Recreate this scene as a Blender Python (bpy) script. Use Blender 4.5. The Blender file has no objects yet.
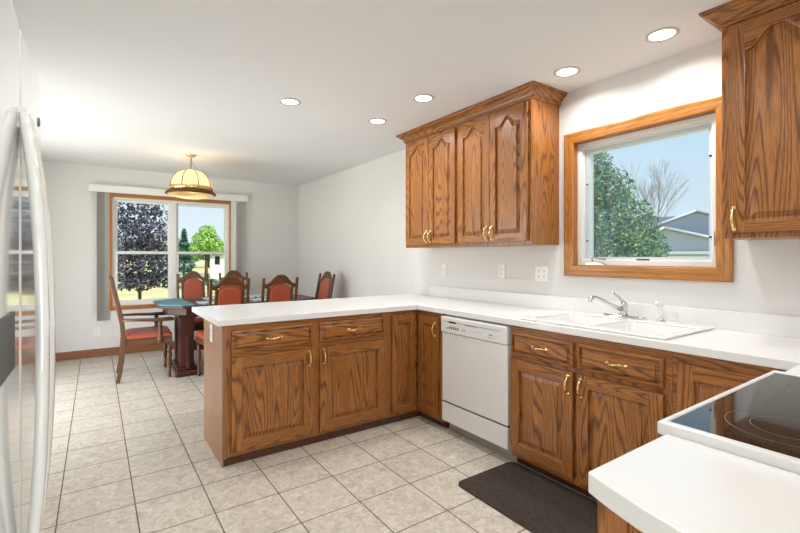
import bpy, bmesh, math, random
from mathutils import Vector, Matrix, noise
random.seed(7)
S = bpy.context.scene
C = S.collection
PI = math.pi
R = math.radians

# ------------------------------------------------------------------ camera
F_PX = 438.19
cd = bpy.data.cameras.new('camera'); cam = bpy.data.objects.new('camera', cd); C.objects.link(cam)
cd.sensor_fit = 'HORIZONTAL'; cd.sensor_width = 36.0; cd.lens = 36.0*F_PX/800
cd.shift_y = -(266.5-256.83)/800
cd.clip_start = 0.02; cd.clip_end = 400
cam.location = (0, 0, 1.2998); cam.rotation_euler = (PI/2, 0, -0.6067)
S.camera = cam

# ------------------------------------------------------------------ world, sun, exposure
S.view_settings.view_transform = 'Standard'
S.view_settings.look = 'None'
S.view_settings.exposure = 0.08
S.view_settings.gamma = 1.0
S.view_settings.use_curve_mapping = False
w = bpy.data.worlds.new('sky'); S.world = w; w.use_nodes = True
nt = w.node_tree; nt.nodes.clear()
wo = nt.nodes.new('ShaderNodeOutputWorld'); bg = nt.nodes.new('ShaderNodeBackground')
tc = nt.nodes.new('ShaderNodeTexCoord'); sx = nt.nodes.new('ShaderNodeSeparateXYZ'); cr = nt.nodes.new('ShaderNodeValToRGB')
nt.links.new(tc.outputs['Generated'], sx.inputs[0]); nt.links.new(sx.outputs['Z'], cr.inputs[0])
nt.links.new(cr.outputs[0], bg.inputs[0]); nt.links.new(bg.outputs[0], wo.inputs[0])
cr.color_ramp.elements[0].position = 0.0; cr.color_ramp.elements[0].color = (0.84, 0.92, 0.97, 1)
cr.color_ramp.elements[1].position = 0.7; cr.color_ramp.elements[1].color = (0.30, 0.52, 0.86, 1)
e_ = cr.color_ramp.elements.new(0.22); e_.color = (0.62, 0.79, 0.93, 1)
bg.inputs[1].default_value = 1.0

def lamp(name, typ, loc, rot, energy, color=(1, 1, 1), size=1, size_y=None, shape=None, parent=None, angle=None):
    d = bpy.data.lights.new(name, typ); o = bpy.data.objects.new(name, d); C.objects.link(o)
    o.location = loc; o.rotation_euler = rot; d.energy = energy; d.color = color
    if typ == 'AREA':
        d.shape = shape or ('RECTANGLE' if size_y else 'SQUARE'); d.size = size
        if size_y: d.size_y = size_y
    if typ == 'POINT': d.shadow_soft_size = size
    if typ == 'SUN' and angle: d.angle = angle
    if parent: o.parent = parent
    return o
sun = lamp('sun', 'SUN', (-10, -10, 20), (0, 0, 0), 5.0, (1.0, 0.95, 0.86), angle=R(1.5))
sun.rotation_euler = Vector((-0.12, 0.72, -0.85)).to_track_quat('-Z', 'Y').to_euler()
# daylight through the left opening; the rear lamp is added to brighten the room
lamp('daylight_side', 'AREA', (-1.25, 4.75, 1.12), (R(90), 0, R(-90)), 66, (0.96, 0.985, 1.0), 2.2, 1.9)
lamp('fill_rear', 'AREA', (1.0, -3.05, 1.25), (R(90), 0, 0), 92, (0.92, 0.965, 1.0), 3.2, 2.1)
CAN_POWER = 4.5

# ------------------------------------------------------------------ materials
def lin(r, g=None, b=None):
    if g is None: r, g, b = r
    f = lambda c: (c/255/12.92 if c/255 <= 0.04045 else ((c/255+0.055)/1.055)**2.4)
    return (f(r), f(g), f(b), 1)
M = {}
def mat(name):
    m = bpy.data.materials.new(name); m.use_nodes = True
    M[name] = m
    return m, m.node_tree, m.node_tree.nodes['Principled BSDF']
def plain(name, rgb, rough=0.5, metal=0.0, noise_amt=0.04, scale=6.0, emit=0.0, bump=0.0, coat=0.0, ior=None):
    m, t, p = mat(name)
    c = t.nodes.new('ShaderNodeTexCoord'); n = t.nodes.new('ShaderNodeTexNoise'); n.inputs['Scale'].default_value = scale
    n.inputs['Detail'].default_value = 4
    t.links.new(c.outputs['Object'], n.inputs['Vector'])
    mx = t.nodes.new('ShaderNodeMix'); mx.data_type = 'RGBA'
    l = lin(rgb)
    mx.inputs['A'].default_value = tuple(min(1, v*(1-noise_amt)) for v in l[:3])+(1,)
    mx.inputs['B'].default_value = tuple(min(1, v*(1+noise_amt)) for v in l[:3])+(1,)
    t.links.new(n.outputs['Fac'], mx.inputs['Factor']); t.links.new(mx.outputs['Result'], p.inputs['Base Color'])
    p.inputs['Roughness'].default_value = rough; p.inputs['Metallic'].default_value = metal
    if coat: p.inputs['Coat Weight'].default_value = coat; p.inputs['Coat Roughness'].default_value = 0.08
    if ior: p.inputs['IOR'].default_value = ior
    if emit:
        p.inputs['Emission Color'].default_value = l; p.inputs['Emission Strength'].default_value = emit
    if bump:
        b = t.nodes.new('ShaderNodeBump'); b.inputs['Strength'].default_value = bump; b.inputs['Distance'].default_value = 0.002
        t.links.new(n.outputs['Fac'], b.inputs['Height']); t.links.new(b.outputs[0], p.inputs['Normal'])
    return m
def wood(name, light, mid, dark, rough=0.36, rings=34.0, ru=5.5, rv=0.5, ringamt=0.85, coat=0.15):
    m, t, p = mat(name)
    N = t.nodes.new; L = t.links.new
    uv = N('ShaderNodeUVMap'); uv.uv_map = 'UVMap'
    m1 = N('ShaderNodeMapping'); m1.inputs['Scale'].default_value = (ru, rv, 1); L(uv.outputs[0], m1.inputs[0])
    n1 = N('ShaderNodeTexNoise'); n1.inputs['Scale'].default_value = 1.0; n1.inputs['Detail'].default_value = 1.5; n1.inputs['Roughness'].default_value = 0.35
    L(m1.outputs[0], n1.inputs['Vector'])
    mu = N('ShaderNodeMath'); mu.operation = 'MULTIPLY'; mu.inputs[1].default_value = rings; L(n1.outputs['Fac'], mu.inputs[0])
    m2 = N('ShaderNodeMapping'); m2.inputs['Scale'].default_value = (330, 12, 1); L(uv.outputs[0], m2.inputs[0])
    n2 = N('ShaderNodeTexNoise'); n2.inputs['Scale'].default_value = 1.0; n2.inputs['Detail'].default_value = 3; L(m2.outputs[0], n2.inputs['Vector'])
    ad = N('ShaderNodeMath'); ad.operation = 'MULTIPLY_ADD'; ad.inputs[1].default_value = 0.5; L(n2.outputs['Fac'], ad.inputs[0]); L(mu.outputs[0], ad.inputs[2])
    fr = N('ShaderNodeMath'); fr.operation = 'FRACT'; L(ad.outputs[0], fr.inputs[0])
    c1 = N('ShaderNodeValToRGB'); L(fr.outputs[0], c1.inputs[0])
    el = c1.color_ramp.elements
    el[0].position = 0.0; el[0].color = (0, 0, 0, 1); el[1].position = 0.50; el[1].color = (0.10, 0.10, 0.10, 1)
    a = el.new(0.80); a.color = (1, 1, 1, 1); b = el.new(0.88); b.color = (0.7, 0.7, 0.7, 1); b = el.new(1.0); b.color = (0, 0, 0, 1)
    mr = N('ShaderNodeMath'); mr.operation = 'MULTIPLY'; mr.inputs[1].default_value = ringamt; L(c1.outputs[0], mr.inputs[0])
    # pores
    c2 = N('ShaderNodeValToRGB'); L(n2.outputs['Fac'], c2.inputs[0])
    c2.color_ramp.elements[0].position = 0.40; c2.color_ramp.elements[1].position = 0.62
    pr = N('ShaderNodeMath'); pr.operation = 'MULTIPLY'; pr.inputs[1].default_value = 0.45; L(c2.outputs[0], pr.inputs[0])
    # broad tone
    m3 = N('ShaderNodeMapping'); m3.inputs['Scale'].default_value = (9, 1.3, 1); L(uv.outputs[0], m3.inputs[0])
    n3 = N('ShaderNodeTexNoise'); n3.inputs['Scale'].default_value = 1.0; n3.inputs['Detail'].default_value = 2; L(m3.outputs[0], n3.inputs['Vector'])
    x1 = N('ShaderNodeMix'); x1.data_type = 'RGBA'; x1.inputs['A'].default_value = lin(light); x1.inputs['B'].default_value = lin(mid)
    L(n3.outputs['Fac'], x1.inputs['Factor'])
    x2 = N('ShaderNodeMix'); x2.data_type = 'RGBA'; x2.inputs['B'].default_value = lin(dark)
    L(x1.outputs['Result'], x2.inputs['A']); L(mr.outputs[0], x2.inputs['Factor'])
    x3 = N('ShaderNodeMix'); x3.data_type = 'RGBA'; x3.inputs['B'].default_value = lin(dark)
    L(x2.outputs['Result'], x3.inputs['A']); L(pr.outputs[0], x3.inputs['Factor'])
    L(x3.outputs['Result'], p.inputs['Base Color'])
    p.inputs['Roughness'].default_value = rough
    p.inputs['Coat Weight'].default_value = coat; p.inputs['Coat Roughness'].default_value = 0.2
    bp = N('ShaderNodeBump'); bp.inputs['Strength'].default_value = 0.15; bp.inputs['Distance'].default_value = 0.0006
    L(c2.outputs[0], bp.inputs['Height']); L(bp.outputs[0], p.inputs['Normal'])
    return m
wood('oak', (200, 134, 66), (168, 104, 48), (84, 44, 17))
wood('oak_trim', (206, 142, 70), (186, 118, 52), (134, 80, 32), ringamt=0.45)
wood('oak_side', (178, 128, 86), (158, 108, 70), (112, 70, 44), ringamt=0.45)
wood('oak_base', (160, 104, 66), (146, 90, 56), (104, 62, 36), ringamt=0.4)
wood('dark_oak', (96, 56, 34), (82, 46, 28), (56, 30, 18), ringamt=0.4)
wood('chair_wood', (122, 80, 46), (100, 64, 36), (58, 34, 18), rough=0.3, ringamt=0.4)
wood('table_wood', (96, 48, 32), (78, 36, 24), (42, 18, 12), rough=0.42, ringamt=0.4, coat=0.05)
plain('wall_paint', (226, 225, 222), 0.85, noise_amt=0.015, scale=3)
plain('ceiling_paint', (234, 235, 237), 0.9, noise_amt=0.015, scale=2)
plain('laminate', (243, 243, 241), 0.22, noise_amt=0.01, scale=60, coat=0.1)
plain('laminate_edge', (212, 212, 208), 0.4, noise_amt=0.01, scale=60)
plain('porcelain', (242, 242, 240), 0.12, noise_amt=0.005, coat=0.5)
plain('appliance_white', (242, 242, 240), 0.22, noise_amt=0.005, coat=0.3)
plain('fridge_white', (226, 226, 223), 0.07, noise_amt=0.004, coat=1.0)
plain('vinyl_white', (236, 236, 233), 0.4, noise_amt=0.01)
plain('plate_white', (238, 236, 230), 0.35, noise_amt=0.01)
plain('black_plastic', (16, 16, 17), 0.35)
plain('dark_gap', (26, 22, 20), 0.8)
plain('grey_mark', (120, 120, 120), 0.5)
plain('seal_grey', (176, 174, 168), 0.6)
plain('brass', (236, 208, 150), 0.25, 1.0, 0.05, 20)
plain('old_brass', (150, 104, 48), 0.35, 1.0, 0.15, 40)
plain('rib_brass', (96, 66, 34), 0.5, 0.6, 0.15, 40)
plain('chrome', (214, 214, 214), 0.1, 1.0, 0.01)
plain('nickel', (176, 170, 158), 0.3, 1.0, 0.02)
plain('mat_pile', (52, 44, 38), 0.95, noise_amt=1.8, scale=75, bump=1.0)
plain('teal_cloth', (88, 142, 154), 0.6, noise_amt=0.15, scale=20)
plain('leather', (172, 84, 58), 0.38, noise_amt=0.06, scale=30, bump=0.3)
plain('blind_grey', (206, 206, 202), 0.6, noise_amt=0.05, scale=4)
plain('glass_ring', (120, 118, 116), 0.3)
plain('bark', (86, 70, 58), 0.9, noise_amt=0.3, scale=20)
plain('grey_twig', (150, 140, 132), 0.9, noise_amt=0.2)
plain('siding', (178, 188, 198), 0.7, noise_amt=0.05)
plain('siding_white', (226, 228, 226), 0.7, noise_amt=0.05)
plain('roof_shingle', (104, 104, 112), 0.9, noise_amt=0.2, scale=8)
plain('roof_pale', (196, 198, 200), 0.8, noise_amt=0.05)
plain('can_ring', (196, 196, 194), 0.5)
plain('navy_cloth', (38, 60, 110), 0.6)
plain('road', (150, 148, 144), 0.9, noise_amt=0.1)
plain('paper', (226, 230, 236), 0.5, noise_amt=0.02)
def leafmat(name, a, b, c):
    m, t, p = mat(name)
    g = t.nodes.new('ShaderNodeNewGeometry'); r = t.nodes.new('ShaderNodeValToRGB')
    t.links.new(g.outputs['Random Per Island'], r.inputs[0])
    r.color_ramp.elements[0].color = lin(a); r.color_ramp.elements[1].color = lin(b)
    e = r.color_ramp.elements.new(0.55); e.color = lin(c)
    t.links.new(r.outputs[0], p.inputs['Base Color']); p.inputs['Roughness'].default_value = 0.6
    p.inputs['Specular IOR Level'].default_value = 0.2
leafmat('purple_leaf', (50, 54, 66), (118, 110, 122), (74, 76, 88))
leafmat('green_leaf', (112, 160, 70), (186, 214, 122), (142, 188, 88))
leafmat('spruce_leaf', (62, 112, 104), (128, 168, 148), (88, 138, 124))
leafmat('cedar_leaf', (48, 92, 84), (158, 186, 112), (86, 132, 100))
leafmat('distant_leaf', (70, 112, 70), (128, 160, 104), (92, 136, 84))

# tiles
m, t, p = mat('floor_tile'); N = t.nodes.new; L = t.links.new
tcd = N('ShaderNodeTexCoord'); mp = N('ShaderNodeMapping'); mp.inputs['Location'].default_value = (-0.170+0.3275*10, -2.033+0.3275*20, 0)
L(tcd.outputs['Object'], mp.inputs[0])
br = N('ShaderNodeTexBrick'); br.offset = 0; br.squash = 1
br.inputs['Scale'].default_value = 1; br.inputs['Brick Width'].default_value = 0.3275; br.inputs['Row Height'].default_value = 0.3275
br.inputs['Mortar Size'].default_value = 0.0034; br.inputs['Mortar Smooth'].default_value = 0.2; br.inputs['Bias'].default_value = 0
br.inputs['Color1'].default_value = (0.46, 0.46, 0.46, 1); br.inputs['Color2'].default_value = (0.54, 0.54, 0.54, 1)
L(mp.outputs[0], br.inputs['Vector'])
n1 = N('ShaderNodeTexNoise'); n1.inputs['Scale'].default_value = 22; n1.inputs['Detail'].default_value = 8; n1.inputs['Roughness'].default_value = 0.72; n1.inputs['Distortion'].default_value = 1.2
L(tcd.outputs['Object'], n1.inputs['Vector'])
c1 = N('ShaderNodeValToRGB'); L(n1.outputs['Fac'], c1.inputs[0])
c1.color_ramp.elements[0].position = 0.33; c1.color_ramp.elements[0].color = lin(180, 169, 151)
c1.color_ramp.elements[1].position = 0.66; c1.color_ramp.elements[1].color = lin(228, 221, 210)
ov = N('ShaderNodeMix'); ov.data_type = 'RGBA'; ov.blend_type = 'OVERLAY'; ov.inputs['Factor'].default_value = 0.6
L(c1.outputs[0], ov.inputs['A']); L(br.outputs['Color'], ov.inputs['B'])
gm = N('ShaderNodeMix'); gm.data_type = 'RGBA'; gm.inputs['B'].default_value = lin(106, 92, 78)
L(ov.outputs['Result'], gm.inputs['A']); L(br.outputs['Fac'], gm.inputs['Factor']); L(gm.outputs['Result'], p.inputs['Base Color'])
rr = N('ShaderNodeMapRange'); rr.inputs['To Min'].default_value = 0.32; rr.inputs['To Max'].default_value = 0.8
L(br.outputs['Fac'], rr.inputs[0]); L(rr.outputs[0], p.inputs['Roughness'])
bp = N('ShaderNodeBump'); bp.inputs['Strength'].default_value = 0.5; bp.inputs['Distance'].default_value = 0.002; bp.invert = True
L(br.outputs['Fac'], bp.inputs['Height'])
bp2 = N('ShaderNodeBump'); bp2.inputs['Strength'].default_value = 0.12; bp2.inputs['Distance'].default_value = 0.002
L(n1.outputs['Fac'], bp2.inputs['Height']); L(bp.outputs[0], bp2.inputs['Normal']); L(bp2.outputs[0], p.inputs['Normal'])

# grass
m, t, p = mat('lawn'); N = t.nodes.new; L = t.links.new
tcd = N('ShaderNodeTexCoord'); n1 = N('ShaderNodeTexNoise'); n1.inputs['Scale'].default_value = 0.35; n1.inputs['Detail'].default_value = 8
L(tcd.outputs['Object'], n1.inputs['Vector']); c1 = N('ShaderNodeValToRGB'); L(n1.outputs['Fac'], c1.inputs[0])
c1.color_ramp.elements[0].position = 0.35; c1.color_ramp.elements[0].color = lin(186, 182, 118)
c1.color_ramp.elements[1].position = 0.65; c1.color_ramp.elements[1].color = lin(222, 206, 152)
L(c1.outputs[0], p.inputs['Base Color']); p.inputs['Roughness'].default_value = 0.95

def glassmat(name, tint, refl=0.08, haze=0.0, hazec=(0.6, 0.7, 0.8, 1)):
    m = bpy.data.materials.new(name); m.use_nodes = True; t = m.node_tree; t.nodes.clear(); N = t.nodes.new; L = t.links.new
    o = N('ShaderNodeOutputMaterial'); tr = N('ShaderNodeBsdfTransparent'); tr.inputs[0].default_value = tint
    gl = N('ShaderNodeBsdfGlossy'); gl.inputs['Roughness'].default_value = 0.02
    lw = N('ShaderNodeLayerWeight'); lw.inputs['Blend'].default_value = 0.25
    mr = N('ShaderNodeMapRange'); mr.inputs['To Min'].default_value = refl*0.5; mr.inputs['To Max'].default_value = refl*3
    L(lw.outputs['Fresnel'], mr.inputs[0])
    mx = N('ShaderNodeMixShader'); L(mr.outputs[0], mx.inputs[0]); L(tr.outputs[0], mx.inputs[1]); L(gl.outputs[0], mx.inputs[2])
    last = mx
    if haze:
        df = N('ShaderNodeBsdfDiffuse'); df.inputs[0].default_value = hazec
        m2 = N('ShaderNodeMixShader'); m2.inputs[0].default_value = haze
        L(mx.outputs[0], m2.inputs[1]); L(df.outputs[0], m2.inputs[2]); last = m2
    L(last.outputs[0], o.inputs[0]); M[name] = m
glassmat('window_glass', (0.97, 0.99, 0.99, 1), 0.015)
glassmat('insect_mesh', (0.95, 0.98, 1.0, 1), 0.0, 0.06, (0.45, 0.5, 0.55, 1))
# lamp glass: cream, translucent
m, t, p = mat('lamp_glass')
p.inputs['Base Color'].default_value = lin(222, 202, 162); p.inputs['Roughness'].default_value = 0.25
p.inputs['Transmission Weight'].default_value = 0.0
p.inputs['Emission Color'].default_value = lin(250, 226, 180); p.inputs['Emission Strength'].default_value = 0.08
trn = t.nodes.new('ShaderNodeBsdfTranslucent'); trn.inputs[0].default_value = lin(216, 198, 164)
trp = t.nodes.new('ShaderNodeBsdfTransparent'); trp.inputs[0].default_value = lin(255, 245, 225)
mxa = t.nodes.new('ShaderNodeMixShader'); mxa.inputs[0].default_value = 0.5
mxb = t.nodes.new('ShaderNodeMixShader'); mxb.inputs[0].default_value = 0.42
out = t.nodes['Material Output']
t.links.new(p.outputs[0], mxa.inputs[1]); t.links.new(trn.outputs[0], mxa.inputs[2])
t.links.new(mxa.outputs[0], mxb.inputs[1]); t.links.new(trp.outputs[0], mxb.inputs[2]); t.links.new(mxb.outputs[0], out.inputs[0])
plain('lens_glow', (255, 252, 244), 0.5, emit=6)
plain('bulb_glow', (255, 232, 190), 0.5, emit=12)
m, t, p = mat('cooktop_glass'); p.inputs['Base Color'].default_value = (0.012, 0.012, 0.013, 1); p.inputs['Roughness'].default_value = 0.04; p.inputs['IOR'].default_value = 1.5
p.inputs['Coat Weight'].default_value = 0.15; p.inputs['Coat Roughness'].default_value = 0.02
# striped placemat cloth
m, t, p = mat('stripe_cloth'); tcd = t.nodes.new('ShaderNodeTexCoord'); wv = t.nodes.new('ShaderNodeTexWave'); wv.inputs['Scale'].default_value = 7; wv.inputs['Distortion'].default_value = 1.5
wv.bands_direction = 'DIAGONAL'
t.links.new(tcd.outputs['Object'], wv.inputs['Vector']); c1 = t.nodes.new('ShaderNodeValToRGB'); t.links.new(wv.outputs['Fac'], c1.inputs[0])
c1.color_ramp.elements[0].color = lin(120, 146, 172); c1.color_ramp.elements[1].color = lin(226, 230, 232); c1.color_ramp.elements[0].position = 0.3; c1.color_ramp.elements[1].position = 0.6
t.links.new(c1.outputs[0], p.inputs['Base Color']); p.inputs['Roughness'].default_value = 0.6

# ------------------------------------------------------------------ mesh kit
class MB:
    def __init__(s):
        s.bm = bmesh.new(); s.uv = s.bm.loops.layers.uv.new('UVMap'); s.mi = 0
    def _fin(s, faces, grain='z', smooth=False):
        ou, ov = random.uniform(0, 40), random.uniform(0, 40)
        g = 'xyz'.index(grain)
        for f in faces:
            f.normal_update(); f.smooth = smooth; f.material_index = s.mi
            n = [abs(c) for c in f.normal]
            d = n.index(max(n))
            if d == g: au, av = [i for i in range(3) if i != g]
            else: av = g; au = [i for i in range(3) if i not in (g, d)][0]
            for l in f.loops:
                co = l.vert.co
                l[s.uv].uv = (co[au]+ou+co[d]*0.3, co[av]+ov)
    def box(s, x0, x1, y0, y1, z0, z1, grain='z'):
        v = [s.bm.verts.new(c) for c in ((x0,y0,z0),(x1,y0,z0),(x1,y1,z0),(x0,y1,z0),(x0,y0,z1),(x1,y0,z1),(x1,y1,z1),(x0,y1,z1))]
        fs = [s.bm.faces.new([v[i] for i in q]) for q in ((0,3,2,1),(4,5,6,7),(0,1,5,4),(1,2,6,5),(2,3,7,6),(3,0,4,7))]
        s._fin(fs, grain); return s
    def prism(s, pts, a, b, plane='xz', grain='z', smooth=False):
        # pts: 2-D outline; extruded from a to b along the third axis
        def co(p, d):
            return {'xz': (p[0], d, p[1]), 'xy': (p[0], p[1], d), 'yz': (d, p[0], p[1])}[plane]
        A = [s.bm.verts.new(co(p, a)) for p in pts]; B = [s.bm.verts.new(co(p, b)) for p in pts]
        n = len(pts); fs = [s.bm.faces.new(A), s.bm.faces.new(list(reversed(B)))]
        for i in range(n):
            fs.append(s.bm.faces.new([A[(i+1) % n], A[i], B[i], B[(i+1) % n]]))
        bmesh.ops.recalc_face_normals(s.bm, faces=fs)
        s._fin(fs, grain)
        if smooth:
            for f in fs[2:]: f.smooth = True
        return s
    def loops(s, rings, closed=True, cap0=False, cap1=False, grain='z', smooth=False, flip=False):
        V = [[s.bm.verts.new(c) for c in r] for r in rings]; fs = []
        n = len(V[0])
        for a, b in zip(V, V[1:]):
            for i in range(n if closed else n-1):
                j = (i+1) % n
                q = [a[i], a[j], b[j], b[i]]
                fs.append(s.bm.faces.new(q))
        if cap0: fs.append(s.bm.faces.new(list(reversed(V[0]))))
        if cap1: fs.append(s.bm.faces.new(V[-1]))
        if cap0 and cap1: bmesh.ops.recalc_face_normals(s.bm, faces=fs)
        elif flip:
            bmesh.ops.reverse_faces(s.bm, faces=fs)
        s._fin(fs, grain, smooth); return s
    def lathe(s, prof, center=(0, 0, 0), seg=24, axis='z', grain='z', smooth=True, caps=True):
        rings = []
        for r, h in prof:
            ring = []
            for k in range(seg):
                a = 2*PI*k/seg; c, d = r*math.cos(a), r*math.sin(a)
                if axis == 'z': q = (c, d, h)
                elif axis == 'x': q = (h, c, d)
                else: q = (d, h, c)
                ring.append((q[0]+center[0], q[1]+center[1], q[2]+center[2]))
            rings.append(ring)
        return s.loops(rings, cap0=caps, cap1=caps, grain=grain, smooth=smooth)
    def tube(s, pts, rad, seg=10, grain='z', flat=None, smooth=True, caps=True):
        # pts 3-D path; rad float or list; flat=(wx, wn) elliptical section
        P = [Vector(p) for p in pts]; n = len(P)
        rs = rad if isinstance(rad, (list, tuple)) else [rad]*n
        up = None; rings = []
        for i in range(n):
            tg = (P[min(i+1, n-1)]-P[max(i-1, 0)]).normalized()
            if up is None:
                up = Vector((0, 0, 1)) if abs(tg.z) < 0.9 else Vector((1, 0, 0))
            sd = tg.cross(up).normalized(); up2 = sd.cross(tg).normalized(); up = up2
            r = rs[i]; ru, rn = (r, r) if flat is None else (r*flat[0], r*flat[1])
            rings.append([P[i]+sd*ru*math.cos(2*PI*k/seg)+up2*rn*math.sin(2*PI*k/seg) for k in range(seg)])
        return s.loops(rings, cap0=caps, cap1=caps, grain=grain, smooth=smooth)
    def build(s, name, m, parent=None, loc=None, rot=None, bevel=0.0, seg=2, subd=0):
        me = bpy.data.meshes.new(name); s.bm.to_mesh(me); s.bm.free()
        ms = m if isinstance(m, (list, tuple)) else [m]
        for k in ms: me.materials.append(M[k])
        o = bpy.data.objects.new(name, me); C.objects.link(o)
        if parent: o.parent = parent
        if loc: o.location = loc
        if rot: o.rotation_euler = rot
        if bevel:
            b = o.modifiers.new('bevel', 'BEVEL'); b.width = bevel; b.segments = seg; b.limit_method = 'ANGLE'; b.angle_limit = R(40)
        if subd:
            b = o.modifiers.new('subsurf', 'SUBSURF'); b.levels = subd; b.render_levels = subd
        return o
def grid_slab(mb, xs, ys, holes, z0, z1, plane='xy', grain='x', cells=None):
    """solid slab of grid cells minus holes (set of (i,j))"""
    nx, ny = len(xs)-1, len(ys)-1
    fil = {(i, j) for i in range(nx) for j in range(ny) if (i, j) not in (holes or ())}
    if cells is not None: fil = set(cells)
    V = {}
    def vt(i, j, k):
        if (i, j, k) not in V:
            a, b, d = xs[i], ys[j], (z0, z1)[k]
            V[(i, j, k)] = mb.bm.verts.new({'xy': (a, b, d), 'xz': (a, d, b), 'yz': (d, a, b)}[plane])
        return V[(i, j, k)]
    fs = []
    for (i, j) in fil:
        fs.append(mb.bm.faces.new([vt(i, j, 1), vt(i+1, j, 1), vt(i+1, j+1, 1), vt(i, j+1, 1)]))
        fs.append(mb.bm.faces.new([vt(i, j, 0), vt(i, j+1, 0), vt(i+1, j+1, 0), vt(i+1, j, 0)]))
        if (i-1, j) not in fil: fs.append(mb.bm.faces.new([vt(i, j, 0), vt(i, j, 1), vt(i, j+1, 1), vt(i, j+1, 0)]))
        if (i+1, j) not in fil: fs.append(mb.bm.faces.new([vt(i+1, j, 0), vt(i+1, j+1, 0), vt(i+1, j+1, 1), vt(i+1, j, 1)]))
        if (i, j-1) not in fil: fs.append(mb.bm.faces.new([vt(i, j, 0), vt(i+1, j, 0), vt(i+1, j, 1), vt(i, j, 1)]))
        if (i, j+1) not in fil: fs.append(mb.bm.faces.new([vt(i, j+1, 0), vt(i, j+1, 1), vt(i+1, j+1, 1), vt(i+1, j+1, 0)]))
    bmesh.ops.recalc_face_normals(mb.bm, faces=fs)
    mb._fin(fs, grain)
    return mb
def tag(o, label=None, cat=None, group=None, kind=None):
    if label: o['label'] = label
    if cat: o['category'] = cat
    if group: o['group'] = group
    if kind: o['kind'] = kind
    return o
def thing(name, loc, rz, label, cat, group=None):
    o = bpy.data.objects.new(name, None); C.objects.link(o); o.location = loc; o.rotation_euler = (0, 0, rz)
    o.empty_display_size = 0.1
    return tag(o, label, cat, group)
def copy_tree(o, parent=None):
    c = o.copy(); C.objects.link(c)
    if parent is not None: c.parent = parent
    for ch in list(o.children): copy_tree(ch, c)
    return c
def struct(o): o['kind'] = 'structure'; return o

# ------------------------------------------------------------------ room
XR, XF, YP, YW, H = 2.752, 2.117, 2.813, 6.874, 2.466
XL, YB = -0.93, -2.8
b = MB(); b.box(XL-0.2, XR+0.2, YB-0.2, YW+0.2, -0.12, 0.0); struct(b.build('floor', 'floor_tile'))
b = MB(); b.box(XL-0.4, XR+0.5, YB-0.3, YW+0.45, H, H+0.25); struct(b.build('ceiling', 'ceiling_paint'))
# right wall with the sink window opening
SWY = (0.967, 1.821); SWZ = (1.241, 2.089)
b = MB(); grid_slab(b, [YB-0.15, SWY[0]-0.02, SWY[1]+0.02, YW+0.15], [-0.1, SWZ[0]-0.02, SWZ[1]+0.02, H], {(1, 1)}, XR, XR+0.15, 'yz'); struct(b.build('wall_right', 'wall_paint'))
BWX = (0.17, 1.655); BWZ = (0.645, 2.095)
b = MB(); grid_slab(b, [XL-0.15, BWX[0]-0.01, BWX[1]+0.01, XR], [-0.1, BWZ[0]-0.01, BWZ[1]+0.01, H], {(1, 1)}, YW, YW+0.15, 'xz'); struct(b.build('wall_far', 'wall_paint'))
b = MB(); grid_slab(b, [YB-0.15, 3.7, 5.8, YW], [-0.1, 0.05, 2.05, H], {(1, 1)}, XL-0.15, XL, 'yz'); struct(b.build('wall_left', 'wall_paint'))
b = MB(); grid_slab(b, [XL, -0.6, 2.5, XR], [-0.1, 0.05, 2.2, H], {(1, 1)}, YB-0.15, YB, 'xz'); struct(b.build('wall_rear', 'wall_paint'))
b = MB(); b.box(0.66, XR-0.001, -0.32, -0.20, 0.0, H-0.001); struct(b.build('wall_range', 'wall_paint'))
b = MB(); b.box(XL, XR-0.015, YW-0.014, YW-0.0005, 0.008, 0.105, 'x'); b.box(XL, XR-0.015, YW-0.009, YW-0.0005, 0.105, 0.113, 'x')
struct(b.build('baseboard_far', 'oak_base', bevel=0.002))
b = MB(); b.box(XR-0.014, XR-0.0005, 3.75, YW-0.015, 0.008, 0.105, 'y'); struct(b.build('baseboard_right', 'oak_base', bevel=0.002))

# ------------------------------------------------------------------ back window
def casing(mb, x0, x1, z0, z1, wd, t, front, back, plane):
    """picture-frame casing around opening, mitred loops"""
    prof = [(0.0, back), (0.0, front+0.006), (0.006, front+0.002), (wd*0.45, front), (wd*0.55, front+0.004), (wd*0.85, front+0.001), (wd, front+0.005), (wd, back)]
    def pt(a, z, d): return (a, d, z) if plane == 'xz' else (d, a, z)
    corners = [(x0, z0), (x1, z0), (x1, z1), (x0, z1)]; sg = [(-1, -1), (1, -1), (1, 1), (-1, 1)]
    for k in range(4):
        a, b2 = corners[k], corners[(k+1) % 4]; sa, sb = sg[k], sg[(k+1) % 4]
        r = [[pt(a[0]+sa[0]*o, a[1]+sa[1]*o, d) for o, d in prof], [pt(b2[0]+sb[0]*o, b2[1]+sb[1]*o, d) for o, d in prof]]
        g = ('x' if plane == 'xz' else 'y') if k % 2 == 0 else 'z'
        mb.loops(r, closed=True, grain=g)
win = thing('window_1', (0, YW, 0), 0, None, None); struct(win)
b = MB(); casing(b, BWX[0], BWX[1], BWZ[0], BWZ[1], 0.048, 0.018, -0.018, -0.0005, 'xz')
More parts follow.
